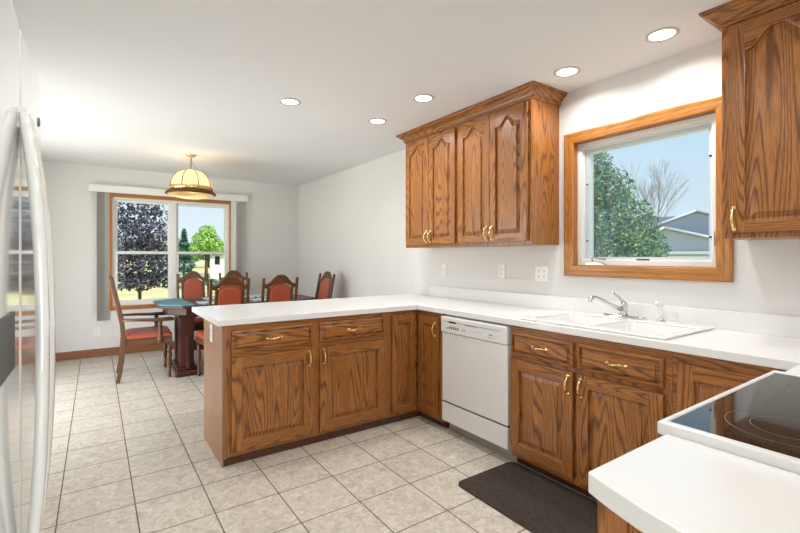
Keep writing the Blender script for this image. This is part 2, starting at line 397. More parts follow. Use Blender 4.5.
# jambs
for a0, a1, z0, z1, g in ((BWX[0]-0.008, BWX[0]+0.004, BWZ[0], BWZ[1], 'z'), (BWX[1]-0.004, BWX[1]+0.008, BWZ[0], BWZ[1], 'z'),
                          (BWX[0], BWX[1], BWZ[1]-0.004, BWZ[1]+0.008, 'x'), (BWX[0], BWX[1], BWZ[0]-0.008, BWZ[0]+0.006, 'x')):
    b.box(a0, a1, -0.014, 0.05, z0, z1, g)
b.build('window_casing', 'oak_trim', win)
b = MB()
b.box(BWX[0]-0.07, BWX[1]+0.07, -0.045, -0.019, BWZ[0]-0.012, BWZ[0]+0.008, 'x'); b.build('window_stool', 'oak_trim', win, bevel=0.004)
xm0, xm1 = 0.865, 0.935
b = MB()
fx0, fx1, fz0, fz1 = BWX[0]+0.004, BWX[1]-0.004, BWZ[0]+0.006, BWZ[1]-0.004
grid_slab(b, [fx0, fx0+0.03, xm0, xm1, fx1-0.03, fx1], [fz0, fz0+0.03, fz1-0.03, fz1], {(1, 1), (3, 1)}, 0.02, 0.12, 'xz')
b.build('window_frame', 'vinyl_white', win, bevel=0.003)
zr = 1.355
for (a0, a1) in ((fx0+0.03, xm0), (xm1, fx1-0.03)):
    for (z0, z1, yo) in ((fz0+0.03, zr+0.02, 0.03), (zr-0.02, fz1-0.03, 0.065)):
        b = MB(); e = 0.032
        grid_slab(b, [a0, a0+e, a1-e, a1], [z0, z0+e+0.008, z1-e, z1], {(1, 1)}, yo, yo+0.03, 'xz')
        s = b.build('sash', 'vinyl_white', win, bevel=0.003)
        g = MB(); g.box(a0+e-0.004, a1-e+0.004, yo+0.012, yo+0.017, z0+e+0.004, z1-e+0.004); g.build('pane', 'window_glass', s)
    b = MB(); b.box((a0+a1)/2-0.03, (a0+a1)/2+0.03, 0.012, 0.03, zr+0.008, zr+0.022); b.build('sash_lock', 'vinyl_white', win, bevel=0.003)
# valance and vertical blinds
v = thing('vertical_blind', (-0.072, YW, 2.13), 0, 'white valance with grey vertical blind slats drawn to both sides of the dining window', 'blind')
b = MB(); VWD = 1.97
b.box(0, VWD, -0.10, -0.088, 0, 0.094, 'x'); b.box(0, 0.012, -0.088, -0.019, 0, 0.094); b.box(VWD-0.012, VWD, -0.088, -0.019, 0, 0.094); b.box(0.012, VWD-0.012, -0.088, -0.019, 0.082, 0.094)
b.build('valance', 'vinyl_white', v, bevel=0.002)
b = MB(); b.box(0.02, VWD-0.02, -0.065, -0.035, 0.052, 0.08); b.build('head_rail', 'vinyl_white', v)
def slat(x, a):
    b = MB(); wd = 0.044; r = [];
    for z in (0.05, -1.65):
        row = [(x+math.cos(a)*k*wd/3-math.sin(a)*0.004*(1-(k/3)**2), -0.05+math.sin(a)*k*wd/3+math.cos(a)*0.004*(1-(k/3)**2), z) for k in (-3, -2, -1, 0, 1, 2, 3)]
        row += [(px+math.sin(a)*0.0012, py-math.cos(a)*0.0012, pz) for px, py, pz in reversed(row)]
        r.append(row)
    b.loops(r, cap0=True, cap1=True, smooth=False); b.build('slat', 'blind_grey', v)
for k in range(9): slat(0.110+k*0.0098, R(52+random.uniform(-5, 5)))
for k in range(9): slat(1.770+k*0.0098, R(-52+random.uniform(-5, 5)))
b = MB(); b.tube([(0.03, -0.06, 0.05), (0.03, -0.058, -1.5)], 0.0035, 6); b.lathe([(0.004, -1.5), (0.009, -1.51), (0.009, -1.56), (0.004, -1.57)], (0.03, -0.058, 0), 8); b.build('wand', 'vinyl_white', v)

# ------------------------------------------------------------------ sink window
win = thing('window_2', (XR, 0, 0), 0, None, None); struct(win)
b = MB(); casing(b, SWY[0], SWY[1], SWZ[0], SWZ[1], 0.075, 0.02, -0.022, -0.0005, 'yz'); b.build('window_casing', 'oak_trim', win)
b = MB()
for y0, y1, z0, z1, g in ((SWY[0]-0.018, SWY[0], SWZ[0]-0.018, SWZ[1]+0.018, 'z'), (SWY[1], SWY[1]+0.018, SWZ[0]-0.018, SWZ[1]+0.018, 'z'),
                          (SWY[0], SWY[1], SWZ[1], SWZ[1]+0.018, 'y'), (SWY[0], SWY[1], SWZ[0]-0.018, SWZ[0], 'y')):
    b.box(-0.006, 0.07, y0, y1, z0, z1, g)
b.build('jamb', 'oak_trim', win, bevel=0.001)
b = MB(); y0, y1 = SWY[0]+0.0005, SWY[1]-0.0005; z0, z1 = SWZ[0]+0.0005, SWZ[1]-0.0005; e = 0.035
grid_slab(b, [y0, y0+e, y1-e, y1], [z0, z0+e, z1-e, z1], {(1, 1)}, 0.03, 0.13, 'yz'); b.build('window_frame', 'vinyl_white', win, bevel=0.004)
b = MB(); e2 = 0.06
grid_slab(b, [y0+e, y0+e+0.025, y1-e-0.04, y1-e], [z0+e, z0+e+0.022, z1-e-0.035, z1-e], {(1, 1)}, 0.06, 0.11, 'yz')
s = b.build('sash', 'vinyl_white', win, bevel=0.003)
g = MB(); g.box(0.082, 0.088, y0+e+0.02, y1-e-0.035, z0+e+0.018, z1-e-0.03); g.build('pane', 'window_glass', s)
g = MB(); g.box(0.052, 0.0525, y0+e+0.006, y1-e-0.006, z0+e+0.006, z1-e-0.006)
sc = g.build('insect_screen', 'insect_mesh', win)
g = MB(); grid_slab(g, [y0+e+0.001, y0+e+0.011, y1-e-0.011, y1-e-0.001], [z0+e+0.001, z0+e+0.011, z1-e-0.011, z1-e-0.001], {(1, 1)}, 0.049, 0.056, 'yz'); g.build('screen_frame', 'vinyl_white', win)
for (yy, zz) in ((y1-e-0.03, 1.41), (y1-e-0.03, 1.80), (y0+e+0.012, 1.41), (y0+e+0.012, 1.86)):
    g = MB(); g.box(0.044, 0.049, yy-0.006, yy+0.006, zz-0.005, zz+0.005); g.build('clip', 'black_plastic', win)
g = MB(); g.box(0.046, 0.05, 1.34, 1.42, z0+0.036, z0+0.044); g.build('screen_tab', 'black_plastic', win)
g = MB()
g.prism([(1.60, z0+0.001), (1.755, z0+0.001), (1.74, z0+0.014), (1.70, z0+0.026), (1.65, z0+0.024), (1.61, z0+0.010)], 0.006, 0.030, 'yz')
g.tube([(0.018, 1.695, z0+0.02), (0.012, 1.70, z0+0.045), (0.010, 1.685, z0+0.052), (0.008, 1.61, z0+0.040)], 0.005, 8)
g.lathe([(0.002, -0.008), (0.009, -0.004), (0.009, 0.006), (0.002, 0.010)], (0.008, 1.607, z0+0.044), 10)
g.build('crank_handle', 'nickel', win, bevel=0.002)
g = MB(); g.box(0.018, 0.03, y0+0.010, y0+0.026, z0+0.10, z0+0.17); g.box(0.006, 0.02, y0+0.014, y0+0.022, z0+0.12, z0+0.20); g.build('sash_latch', 'vinyl_white', win, bevel=0.002)

# ------------------------------------------------------------------ cabinet kit
T = 0.019
def bell(t):
    t = abs(t)
    return 0.0 if t > 0.82 else (0.5*(1+math.cos(PI*t/0.82)))**1.25
def pull(parent, x, z, vertical, material='brass', L_=0.096):
    """ornate bar pull: two rosettes, curved bow with a central knuckle"""
    m = MB(); n = 13; pts = []; rad = []
    for k in range(n):
        u = -1+2*k/(n-1)
        off = 0.024*(1-abs(u)**2.2)+0.004
        a = u*L_/2
        pts.append((0, -T-off, a) if vertical else (a, -T-off, 0.003*math.sin(u*PI)))
        rad.append(0.0048+0.0034*math.exp(-(u*4)**2)+0.0026*math.exp(-((abs(u)-0.55)*7)**2))
    m.tube(pts, rad, 8)
    for s_ in (-1, 1):
        c = (0, -T, s_*L_/2) if vertical else (s_*L_/2, -T, 0)
        m.lathe([(0.0115, 0.0), (0.0115, -0.003), (0.008, -0.006), (0.005, -0.013)], c, 10, 'y')
    return m.build('handle', material, parent, loc=(x, 0, z))
def panel_front(w_, h_, arch=0.0, sw=0.056, rw=0.056, slab=False):
    m = MB()
    def outline(i, y):
        x0, x1 = sw+i, w_-sw-i; zb = rw+i; zt = h_-rw-i-arch
        pts = [(x0, zb), (x1, zb)]
        n = 24 if arch else 1
        for k in range(n+1):
            u = 1-2*k/n
            pts.append(((x0+x1)/2+(x1-x0)/2*u, zt+arch*(bell(u) if arch < 0.07 else 1-(1-bell(u*0.86))**1.6)))
        return [(px, y, pz) for px, pz in pts]
    if slab:
        sw = rw = 0.016
        def rect(i, y): return [(i, y, i), (w_-i, y, i), (w_-i, y, h_-i), (i, y, h_-i)]
        m.loops([rect(0, 0), rect(0, -0.012), rect(0.003, -0.016), rect(0.010, -T), rect(0.015, -T), rect(0.0155, -T+0.012), rect(0.0205, -T+0.012), rect(0.034, -T+0.005), rect(0.0345, -T-0.002), rect(0.037, -T-0.002)], cap0=True, cap1=True, grain='x')
        return m
    fr = -T
    m.box(0, sw, fr, 0, 0, h_, 'z'); m.box(w_-sw, w_, fr, 0, 0, h_, 'z'); m.box(sw, w_-sw, fr, 0, 0, rw, 'x')
    o = [(p[0], p[2]) for p in outline(0, 0)][2:]
    poly = [(sw, h_), (w_-sw, h_)]+o
    m.prism(poly, fr, 0, 'xz', 'x')
    rings = [outline(i, y) for i, y in ((0, fr), (0.004, fr+0.002), (0.005, fr+0.014), (0.011, fr+0.015), (0.035, fr+0.0075), (0.0355, fr+0.0005), (0.041, fr+0.0005))]
    m.loops(rings, cap1=True, grain='z')
    return m
def door(parent, x, z, w_, h_, arch=0.0, handle=None, hz=None, hinge=None, wd='oak', sw=0.056, rw=0.056):
    m = panel_front(w_, h_, arch, sw=sw, rw=rw)
    d = m.build('door', wd, parent, loc=(x, -0.003, z))
    if handle is not None:
        pull(d, handle, hz, True)
    if hinge:
        hx = -0.003 if hinge == 'l' else w_+0.003
        for zz in (0.09, h_-0.09):
            g = MB(); g.lathe([(0.003, -0.018), (0.003, 0.018)], (hx, -0.008, zz), 8); g.build('hinge', 'old_brass', d)
    return d
def drawer(parent, x, z, w_, h_):
    d = panel_front(w_, h_, slab=True).build('drawer', 'oak', parent, loc=(x, -0.0005, z)); pull(d, w_/2, h_/2, False); return d
def carcass(parent, W, D, z0, z1, kick_back, kick=True, side='oak_side', name='body', x0=0.0, stiles=()):
    m = MB(); m.mi = 0
    m.box(x0, x0+W, 0.0, 0.018, z0, z1, 'x')      # face board with horizontal rails
    for a_, b_ in stiles: m.box(a_, b_, -0.0008, 0.0, z0, z1, 'z')
    m.mi = 1; m.box(x0, x0+W, 0.018, D, z0, z1, 'z')
    if kick:
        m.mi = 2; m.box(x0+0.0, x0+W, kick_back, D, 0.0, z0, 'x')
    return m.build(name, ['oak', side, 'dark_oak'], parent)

GB = 'oak base cabinets'
ZT = 0.8755
# peninsula cabinet: face Y = 2.838
t1 = thing('base_cabinet', (0.647, 2.838, 0), 0, 'oak peninsula base cabinet with two drawers over two doors and a finished end panel', 'cabinet')
carcass(t1, 1.205, 0.56, 0.055, ZT, 0.014, stiles=((0.0, 0.048), (0.574, 0.639), (1.164, 1.205)))
for x0, x1, hs in ((0.043, 0.579, 'r'), (0.634, 1.169, 'l')):
    drawer(t1, x0, 0.705, x1-x0, 0.135)
    wd_ = x1-x0
    door(t1, x0, 0.085, wd_, 0.585, handle=(wd_-0.026 if hs == 'r' else 0.026), hz=0.52, hinge=('l' if hs == 'r' else 'r'), sw=0.062, rw=0.064)
g = MB(); g.box(-0.008, 0.0, 0.0, 0.56, 0.0, ZT, 'z'); g.box(-0.0085, 0.014, -0.001, 0.0, 0.05, ZT, 'z'); g.build('end_panel', 'oak_side', t1)
# outlet on peninsula end panel
def outlet_plate(loc, rz, label, double=False, kind='outlet', mat_='plate_white'):
    o = thing('wall_outlet' if kind != 'switch' else 'light_switch', loc, rz, label, 'outlet' if kind != 'switch' else 'switch')
    w2 = 0.058 if double else 0.036
    m_ = MB(); m_.box(-w2, w2, -0.006, 0, -0.058, 0.058); m_.build('plate', mat_, o, bevel=0.002)
    cols = [-0.023, 0.023] if double else [0]
    for i, cx in enumerate(cols):
        if kind == 'switch':
            m_ = MB(); m_.box(cx-0.005, cx+0.005, -0.016, -0.006, -0.004, 0.014); m_.build('toggle', mat_, o)
        else:
            for cz in (-0.02, 0.02):
                m_ = MB(); m_.box(cx-0.015, cx+0.015, -0.008, -0.006, cz-0.014, cz+0.014); s_ = m_.build('socket', mat_, o, bevel=0.001)
                m_ = MB()
                for dx in (-0.006, 0.006): m_.box(cx+dx-0.0012, cx+dx+0.0012, -0.0085, -0.008, cz-0.003, cz+0.007)
                m_.box(cx-0.002, cx+0.002, -0.0085, -0.008, cz-0.010, cz-0.006)
                m_.build('slot', 'dark_gap', s_)
    return o
outlet_plate((0.647-0.0085, 3.128, 0.79), R(-90), 'white outlet plate on the end panel of the peninsula')
outlet_plate((XR-0.0005, 2.095, 1.172), R(-90), 'white double outlet plate on the wall, nearest the oak-framed sink window', True)
outlet_plate((XR-0.0005, 2.49, 1.178), R(-90), 'white single outlet plate on the wall, middle of three under the wall cabinets')
outlet_plate((XR-0.0005, 3.215, 1.173), R(-90), 'white light switch plate seen nearly edge-on under the far end of the wall cabinets', kind='switch')
outlet_plate((0.012, YW-0.0005, 0.334), 0, 'white outlet low on the dining room wall below the left blinds')
# corner cabinet (two hinged doors meeting in the inside corner)
t2 = thing('corner_cabinet', (1.853, 2.838, 0), 0, 'oak corner base cabinet with two narrow doors meeting in the inside corner', 'cabinet')
g = MB(); g.mi = 0
fx = 2.142-1.853
g.box(0, fx+0.018, 0.0, 0.018, 0.055, ZT); g.box(fx, fx+0.018, -0.315, 0.0, 0.055, ZT)
g.mi = 1; g.box(0, fx+0.018, 0.018, 0.56, 0.055, ZT); g.box(fx+0.018, 0.89, -0.315, 0.56, 0.055, ZT)
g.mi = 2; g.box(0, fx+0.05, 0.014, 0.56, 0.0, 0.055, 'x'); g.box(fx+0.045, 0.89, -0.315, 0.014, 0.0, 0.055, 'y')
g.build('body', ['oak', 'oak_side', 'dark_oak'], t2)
door(t2, 0.032, 0.085, 0.225, 0.755, sw=0.05, rw=0.06, hinge='l')
m_ = panel_front(0.245, 0.755, sw=0.05, rw=0.06); d = m_.build('door', 'oak', t2, loc=(fx-0.0005, -0.035, 0.085), rot=(0, 0, R(-90))); pull(d, 0.212, 0.66, True)
# sink base: origin at far-left, local x -> world -Y. face X=2.142
t3 = thing('base_cabinet', (2.142, 1.8565, 0), R(-90), 'oak sink base cabinet with two false drawer fronts over two doors, beside the dishwasher', 'cabinet')
carcass(t3, 0.932, 0.60, 0.06, 0.74, 0.052, stiles=((0, 0.012), (0.430, 0.472), (0.892, 0.932))); 
g = MB(); g.box(0, 0.932, 0, 0.018, 0.74, ZT, 'x'); g.box(0, 0.018, 0.018, 0.60, 0.74, ZT); g.box(0.914, 0.932, 0.018, 0.60, 0.74, ZT); g.build('face_frame', 'oak', t3)
for x0, x1, hs in ((0.006, 0.438, 'r'), (0.464, 0.900, 'l')):
    wd_ = x1-x0; drawer(t3, x0, 0.695, wd_, 0.14)
    door(t3, x0, 0.095, wd_, 0.575, handle=(wd_-0.026 if hs == 'r' else 0.026), hz=0.505, hinge=('l' if hs == 'r' else 'r'), sw=0.062, rw=0.064)
# blind corner base by the range
t4 = thing('base_cabinet', (2.142, 0.9235, 0), R(-90), 'oak base cabinet in the near corner, mostly hidden behind the range', 'cabinet')
carcass(t4, 1.10, 0.60, 0.06, ZT, 0.052)
door(t4, 0.026, 0.095, 0.36, 0.735, sw=0.062, rw=0.064)
# filler between range and corner
t5 = thing('base_cabinet', (2.140, 0.43, 0), R(180), 'narrow oak base cabinet right of the range, seen only from above', 'cabinet')
carcass(t5, 0.33, 0.60, 0.06, ZT, 0.052); door(t5, 0.02, 0.095, 0.29, 0.735)
# cabinet under the foreground counter
t6 = thing('base_cabinet', (1.020, 0.43, 0), R(180), 'oak base cabinet under the rounded foreground counter, left of the range', 'cabinet')
carcass(t6, 0.29, 0.60, 0.06, ZT, 0.052); door(t6, 0.02, 0.095, 0.245, 0.575); drawer(t6, 0.02, 0.695, 0.245, 0.14)
g = MB(); g.box(0.29, 0.298, 0.0, 0.60, 0.0, ZT, 'z'); g.box(0.298, 0.303, 0.0, 0.05, 0.0, ZT, 'z'); g.build('end_panel', 'oak', t6)

# ------------------------------------------------------------------ countertops
ZC = 0.914
ct = thing('countertop', (0, 0, 0), 0, 'long white laminate countertop running from the peninsula along the sink wall to the corner', 'countertop')
b = MB()
xs = [0.607, 1.808, XF, 2.205, 2.665, XR-0.001]; ys = [-0.185, 0.474, 0.995, 1.775, YP, 3.42, 3.69]
cells = set()
for i in range(5):
    for j in range(6):
        x = (xs[i]+xs[i+1])/2; y = (ys[j]+ys[j+1])/2
        ok = (x > XF) or (y > YP) or (y < 0.474 and x > 1.808)
        if i == 3 and j == 2: ok = False
        if ok: cells.add((i, j))
grid_slab(b, xs, ys, None, ZC-0.038, ZC, 'xy', cells=cells)
b.build('worktop', 'laminate', ct, bevel=0.003)
b = MB(); b.box(XR-0.021, XR-0.001, -0.18, 3.42, ZC, ZC+0.10); b.build('backsplash', 'laminate', ct, bevel=0.002)
# foreground counter with bowed end
ct2 = thing('countertop', (0, 0, 0), 0, 'short white laminate counter with a bowed end in the foreground, left of the range', 'countertop')
b = MB(); pts = [(1.027, -0.185), (1.027, 0.455)]
Rr = 0.78
for k in range(25):
    y = 0.455-0.61*k/24
    pts.append((0.665+Rr-math.sqrt(Rr*Rr-(y-0.15)**2), y))
pts.append((0.725, -0.185))
b.prism(pts, ZC-0.0385, ZC, 'xy', 'x'); b.build('worktop', 'laminate', ct2, bevel=0.003)

# ------------------------------------------------------------------ sink
sk = thing('kitchen_sink', (2.43, 1.385, ZC), 0, 'white double-bowl drop-in sink set in the counter under the window', 'sink')
b = MB()
sx0, sx1, sy0, sy1 = -0.275, 0.275, -0.425, 0.425
xs = [sx0, sx0+0.055, sx1-0.095, sx1]; ys = [sy0, sy0+0.045, -0.02, 0.02, sy1-0.045, sy1]
grid_slab(b, xs, ys, {(1, 1), (1, 3)}, 0.0005, 0.014, 'xy')
b.build('rim', 'porcelain', sk, bevel=0.007, seg=3)
for (y0, y1) in ((sy0+0.045, -0.02), (0.02, sy1-0.045)):
    b = MB()
    def rr_(i, z, rad=0.045):
        x0, x1, a0, a1 = sx0+0.055+i, sx1-0.095-i, y0+i, y1-i; o = []
        for cx, cy, st in ((x1-rad, a1-rad, 0), (x0+rad, a1-rad, 90), (x0+rad, a0+rad, 180), (x1-rad, a0+rad, 270)):
            for k in range(5): a = R(st+k*22.5); o.append((cx+rad*math.cos(a), cy+rad*math.sin(a), z))
        return o
    b.loops([rr_(-0.006, 0.008, 0.03), rr_(-0.001, 0.002), rr_(0.008, -0.12), rr_(0.03, -0.155), rr_(0.06, -0.16)], cap1=True, smooth=True)
    b.loops([rr_(-0.008, 0.004, 0.03), rr_(-0.004, -0.12), rr_(0.02, -0.164), rr_(0.06, -0.168)], cap1=True, smooth=True)
    b.build('bowl', 'porcelain', sk)
    b = MB(); b.lathe([(0.035, -0.159), (0.035, -0.156), (0.02, -0.157), (0.002, -0.158)], (-0.02, (y0+y1)/2, 0), 16); b.build('drain', 'chrome', sk)
# faucet
fz = ZC+0.0145
fa = thing('faucet', (2.672, 1.43, fz), 0, 'chrome single-lever faucet standing behind the sink', 'faucet')
b = MB()
pts = []
for k in range(28):
    a = 2*PI*k/28; pts.append((0.026*math.cos(a), 0.105*(1 if math.sin(a) > 0 else -1)*min(1, abs(math.sin(a))*1.0)+0.026*math.sin(a)))
b.loops([[(x*1.0, y, 0) for x, y in pts], [(x*1.0, y, 0.006) for x, y in pts], [(x*0.8, y*0.97, 0.013) for x, y in pts]], cap0=True, cap1=True, smooth=False)
b.build('base_plate', 'chrome', fa, bevel=0.001)
b = MB(); b.lathe([(0.022, 0.012), (0.02, 0.03), (0.019, 0.06), (0.021, 0.075), (0.017, 0.09), (0.006, 0.098)], seg=20); b.build('body', 'chrome', fa)
b = MB(); b.tube([(-0.01, 0.003, 0.045), (-0.06, 0.025, 0.066), (-0.13, 0.05, 0.10), (-0.19, 0.07, 0.125), (-0.215, 0.078, 0.128), (-0.228, 0.082, 0.118), (-0.23, 0.083, 0.10)], [0.013, 0.012, 0.0105, 0.0105, 0.011, 0.0125, 0.013], 12); b.build('spout', 'chrome', fa)
b = MB(); b.tube([(0, 0, 0.088), (-0.015, 0.02, 0.115), (-0.04, 0.042, 0.145), (-0.05, 0.05, 0.152)], [0.011, 0.007, 0.0065, 0.009], 10); b.build('lever', 'chrome', fa)
sp = thing('side_sprayer', (2.668, 1.215, fz), 0, 'white sink sprayer on a chrome ring right of the faucet', 'sprayer')
b = MB(); b.lathe([(0.022, 0), (0.022, 0.006), (0.017, 0.014)], seg=18); b.build('ring', 'chrome', sp)
b = MB(); b.lathe([(0.014, 0.01), (0.016, 0.03), (0.011, 0.075), (0.011, 0.09)], seg=16); b.tube([(0.006, 0.0, 0.088), (-0.008, 0.006, 0.10), (-0.026, 0.016, 0.103)], [0.012, 0.0145, 0.014], 12); b.build('spray_head', 'porcelain', sp)

# ------------------------------------------------------------------ dishwasher
dw = thing('dishwasher', (2.132, 2.508, 0), R(-90), 'white built-in dishwasher between the corner cabinet and sink cabinet', 'dishwasher')
W_ = 0.636
b = MB(); b.box(0.004, W_+0.008, 0.028, 0.57, 0.10, 0.868); b.build('body', 'seal_grey', dw)
b = MB(); b.box(0.004, W_, -0.012, 0.028, 0.236, 0.742); b.build('door', 'appliance_white', dw, bevel=0.004)
b = MB(); b.box(0.0, W_+0.002, -0.022, 0.028, 0.745, 0.862); cp = b.build('control_panel', 'appliance_white', dw, bevel=0.008, seg=3)
b = MB(); b.box(0.03, W_-0.05, -0.0235, -0.021, 0.826, 0.829); b.build('latch_groove', 'grey_mark', cp)
b = MB(); b.box(0.09, 0.165, -0.024, -0.021, 0.820, 0.832); b.build('latch_recess', 'black_plastic', cp)
b = MB(); b.box(0.26, 0.37, -0.024, -0.021, 0.822, 0.828); b.build('vent_slot', 'grey_mark', cp)
for k in range(6):
    b = MB(); x = 0.07+k*0.022; b.box(x, x+0.014, -0.0235, -0.021, 0.776, 0.795 if k else 0.785); b.build('button', 'grey_mark', cp)
b = MB()
for x in (0.235, 0.25, 0.262): b.box(x, x+0.004, -0.0232, -0.021, 0.775, 0.795)
for k in range(8): b.box(0.30+k*0.016, 0.308+k*0.016, -0.0232, -0.021, 0.788, 0.790)
b.box(0.485, 0.515, -0.0232, -0.021, 0.787, 0.793); b.box(0.48, 0.52, -0.0232, -0.021, 0.772, 0.774); tag(b.build('printed_marks', 'grey_mark', cp), None, None, None, 'stuff')
b = MB(); b.box(0.006, W_-0.002, 0.0, 0.028, 0.214, 0.236); b.build('gap', 'black_plastic', dw)
b = MB(); b.box(0.004, W_, -0.014, 0.028, 0.088, 0.224); b.build('lower_panel', 'appliance_white', dw, bevel=0.004)
b = MB(); b.box(0.004, W_+0.012, 0.06, 0.075, 0.0, 0.10); b.build('kick_plate', 'seal_grey', dw)

# ------------------------------------------------------------------ range
rg = thing('kitchen_range', (1.028, 0.455, 0), 0, 'white range with black glass cooktop in the right foreground', 'range')
RW = 0.775; RD = -0.63
b = MB(); b.box(0.003, RW-0.003, RD, 0.0, 0.03, 0.905); b.build('body', 'appliance_white', rg, bevel=0.003)
b = MB(); grid_slab(b, [0.0, 0.024, RW-0.024, RW], [RD, RD+0.05, 0.008, 0.022], {(1, 1)}, 0.905, 0.934, 'xy'); b.build('cooktop_frame', 'appliance_white', rg, bevel=0.005, seg=3)
b = MB(); b.box(0.023, RW-0.023, RD+0.049, 0.009, 0.915, 0.9305); gt = b.build('glass_top', 'cooktop_glass', rg)
for cx, cy, r in ((0.20, -0.16, 0.115), (0.20, -0.16, 0.07), (0.20, -0.43, 0.09), (0.56, -0.16, 0.09), (0.56, -0.16, 0.045), (0.56, -0.43, 0.11)):
    b = MB(); n = 48
    b.loops([[(cx+rr*math.cos(2*PI*k/n), cy+rr*math.sin(2*PI*k/n), 0.9309) for k in range(n)] for rr in (r, r-0.0016)]); b.build('burner_ring', 'glass_ring', gt)
b = MB(); b.box(0.012, RW-0.012, 0.0, 0.028, 0.25, 0.86); b.build('oven_door', 'appliance_white', rg, bevel=0.006)
b = MB(); b.tube([(0.03, 0.028, 0.825), (0.035, 0.06, 0.835), (RW-0.035, 0.06, 0.835), (RW-0.03, 0.028, 0.825)], 0.012, 10); b.build('handle', 'appliance_white', rg)
b = MB(); b.box(0.012, RW-0.012, 0.0, 0.024, 0.06, 0.24); b.build('storage_drawer', 'appliance_white', rg, bevel=0.006)
b = MB(); b.prism([(RD, 0.936), (RD+0.07, 0.936), (RD+0.045, 1.09), (RD, 1.10)], 0.0, RW, 'yz'); bg_ = b.build('backguard', 'appliance_white', rg, bevel=0.004)

# ------------------------------------------------------------------ fridge
fr_ = thing('refrigerator', (-0.126, 1.17, 0), 0, 'white side-by-side refrigerator with bowed handles and ice dispenser on the left edge', 'refrigerator')
y0, y1, HF = -0.46, 0.42, 1.765
b = MB(); b.box(-0.72, -0.062, y0, y1, 0.03, HF-0.012); b.build('cabinet', 'fridge_white', fr_, bevel=0.004)
b = MB(); b.box(-0.70, -0.03, y0+0.02, y1-0.02, 0.0, 0.09); b.build('base_grille', 'seal_grey', fr_)
for nm, a0, a1 in (('freezer_door', y0, -0.004), ('fresh_food_door', 0.004, y1)):
    b = MB(); rad = 0.014; pts = []
    pts = [(-0.06, a0), (-0.06, a1)]
    for k in range(6): a = R(90-k*18); pts.append((-rad+rad*math.cos(a), a1-rad+rad*math.sin(a)))
    for k in range(6): a = R(-k*18); pts.append((-rad+rad*math.cos(a), a0+rad+rad*math.sin(a)))
    b.prism(pts, 0.10, HF, 'xy', smooth=False)
    fd = b.build(nm, 'fridge_white', fr_)
    for f in fd.data.polygons: pass
    s_ = -1 if a1 < 0 else 1
    h = MB(); n = 25; rings = []
    for k in range(n):
        u = -1+2*k/(n-1); z = 1.11+u*0.475
        bow = max(0.0, 1-abs(u)**2.4)
        yy = s_*(0.020+0.055*bow); xx = 0.008+0.033*bow
        ring = []
        for q in range(12):
            a = 2*PI*q/12; ring.append((xx+0.011*math.cos(a), yy+0.020*math.sin(a), z))
        rings.append(ring)
    h.loops(rings, cap0=True, cap1=True, smooth=True); h.build('handle', 'fridge_white', fd)
    for zz in (0.645, 1.575):
        h = MB(); h.box(-0.002, 0.012, s_*0.022-0.012, s_*0.022+0.012, zz-0.02, zz+0.02); h.build('handle_mount', 'fridge_white', fd, bevel=0.003)
    if s_ < 0:
        h = MB(); grid_slab(h, [-0.33, -0.315, -0.12, -0.105], [1.095, 1.105, 1.19, 1.20], set(), -0.001, 0.004, 'yz'); h.build('dispenser_panel', 'black_plastic', fd, bevel=0.003)
    else:
        h = MB(); h.lathe([(0.012, 0.0), (0.012, 0.002), (0.010, 0.003)], (0, 0.345, 1.66), 16, 'x'); h.build('badge', 'grey_mark', fd)
# ------------------------------------------------------------------ wall cabinets
def wallcab(name_loc, W, doors, label, z0=1.385, z1=2.395, D=0.308):
    t = thing('wall_cabinet', name_loc, R(-90), label, 'cabinet')
    m = MB(); m.mi = 0; m.box(0, W, 0, 0.018, z0, z1); m.box(0, W, 0.018, D, z0, z1)
    m.build('body', ['oak'], t, bevel=0.001)
    for x0, x1, hs in doors:
        wd_ = x1-x0
        door(t, x0, z0+0.028, wd_, z1-z0-0.055, arch=0.062 if wd_ < 0.36 else 0.075, handle=(wd_-0.024 if hs == 'r' else 0.024), hz=0.065, hinge=('l' if hs == 'r' else 'r'), sw=0.052 if wd_ < 0.36 else 0.062, rw=0.05)
    return t
XU = XR-0.309
wallcab((XU, 3.42, 0), 0.737, ((0.026, 0.368, 'r'), (0.374, 0.716, 'l')), 'oak wall cabinet with two arched doors, the one nearer the dining area')
wallcab((XU, 2.682, 0), 0.737, ((0.021, 0.363, 'r'), (0.369, 0.711, 'l')), 'oak wall cabinet with two arched doors, the one beside the sink window')
wallcab((XU, 0.839, 0), 0.80, ((0.032, 0.394, 'l'), (0.41, 0.775, 'r')), 'oak wall cabinet with arched door at the top right, right of the sink window')
def crown(loc, W, label, D=0.308, z=2.385):
    t = thing('crown_molding', (loc[0], loc[1], z), R(-90), label, 'molding')
    prof = [(0.0005, 0.0), (0.008, 0.0), (0.010, 0.010), (0.016, 0.014), (0.020, 0.026), (0.032, 0.042), (0.050, 0.056), (0.060, 0.060), (0.062, 0.068), (0.070, 0.070), (0.070, H-z-0.001), (0.0005, H-z-0.001)]
    corners = [(0, D, -1, 0), (0, 0, -1, -1), (W, 0, 1, -1), (W, D, 1, 0)]
    m = MB()
    for k, g in ((0, 'y'), (1, 'x'), (2, 'y')):
        a, b2 = corners[k], corners[k+1]
        m.loops([[(a[0]+a[2]*o, a[1]+a[3]*o, zz) for o, zz in prof], [(b2[0]+b2[2]*o, b2[1]+b2[3]*o, zz) for o, zz in prof]], closed=True, grain=g, cap0=True, cap1=True)
    o = m.build('molding', 'oak', t); return t
crown((XU, 3.42), 1.475, 'oak crown molding capping the pair of wall cabinets left of the sink window')
crown((XU, 0.839), 0.80, 'oak crown molding on top of the cabinet right of the sink window')

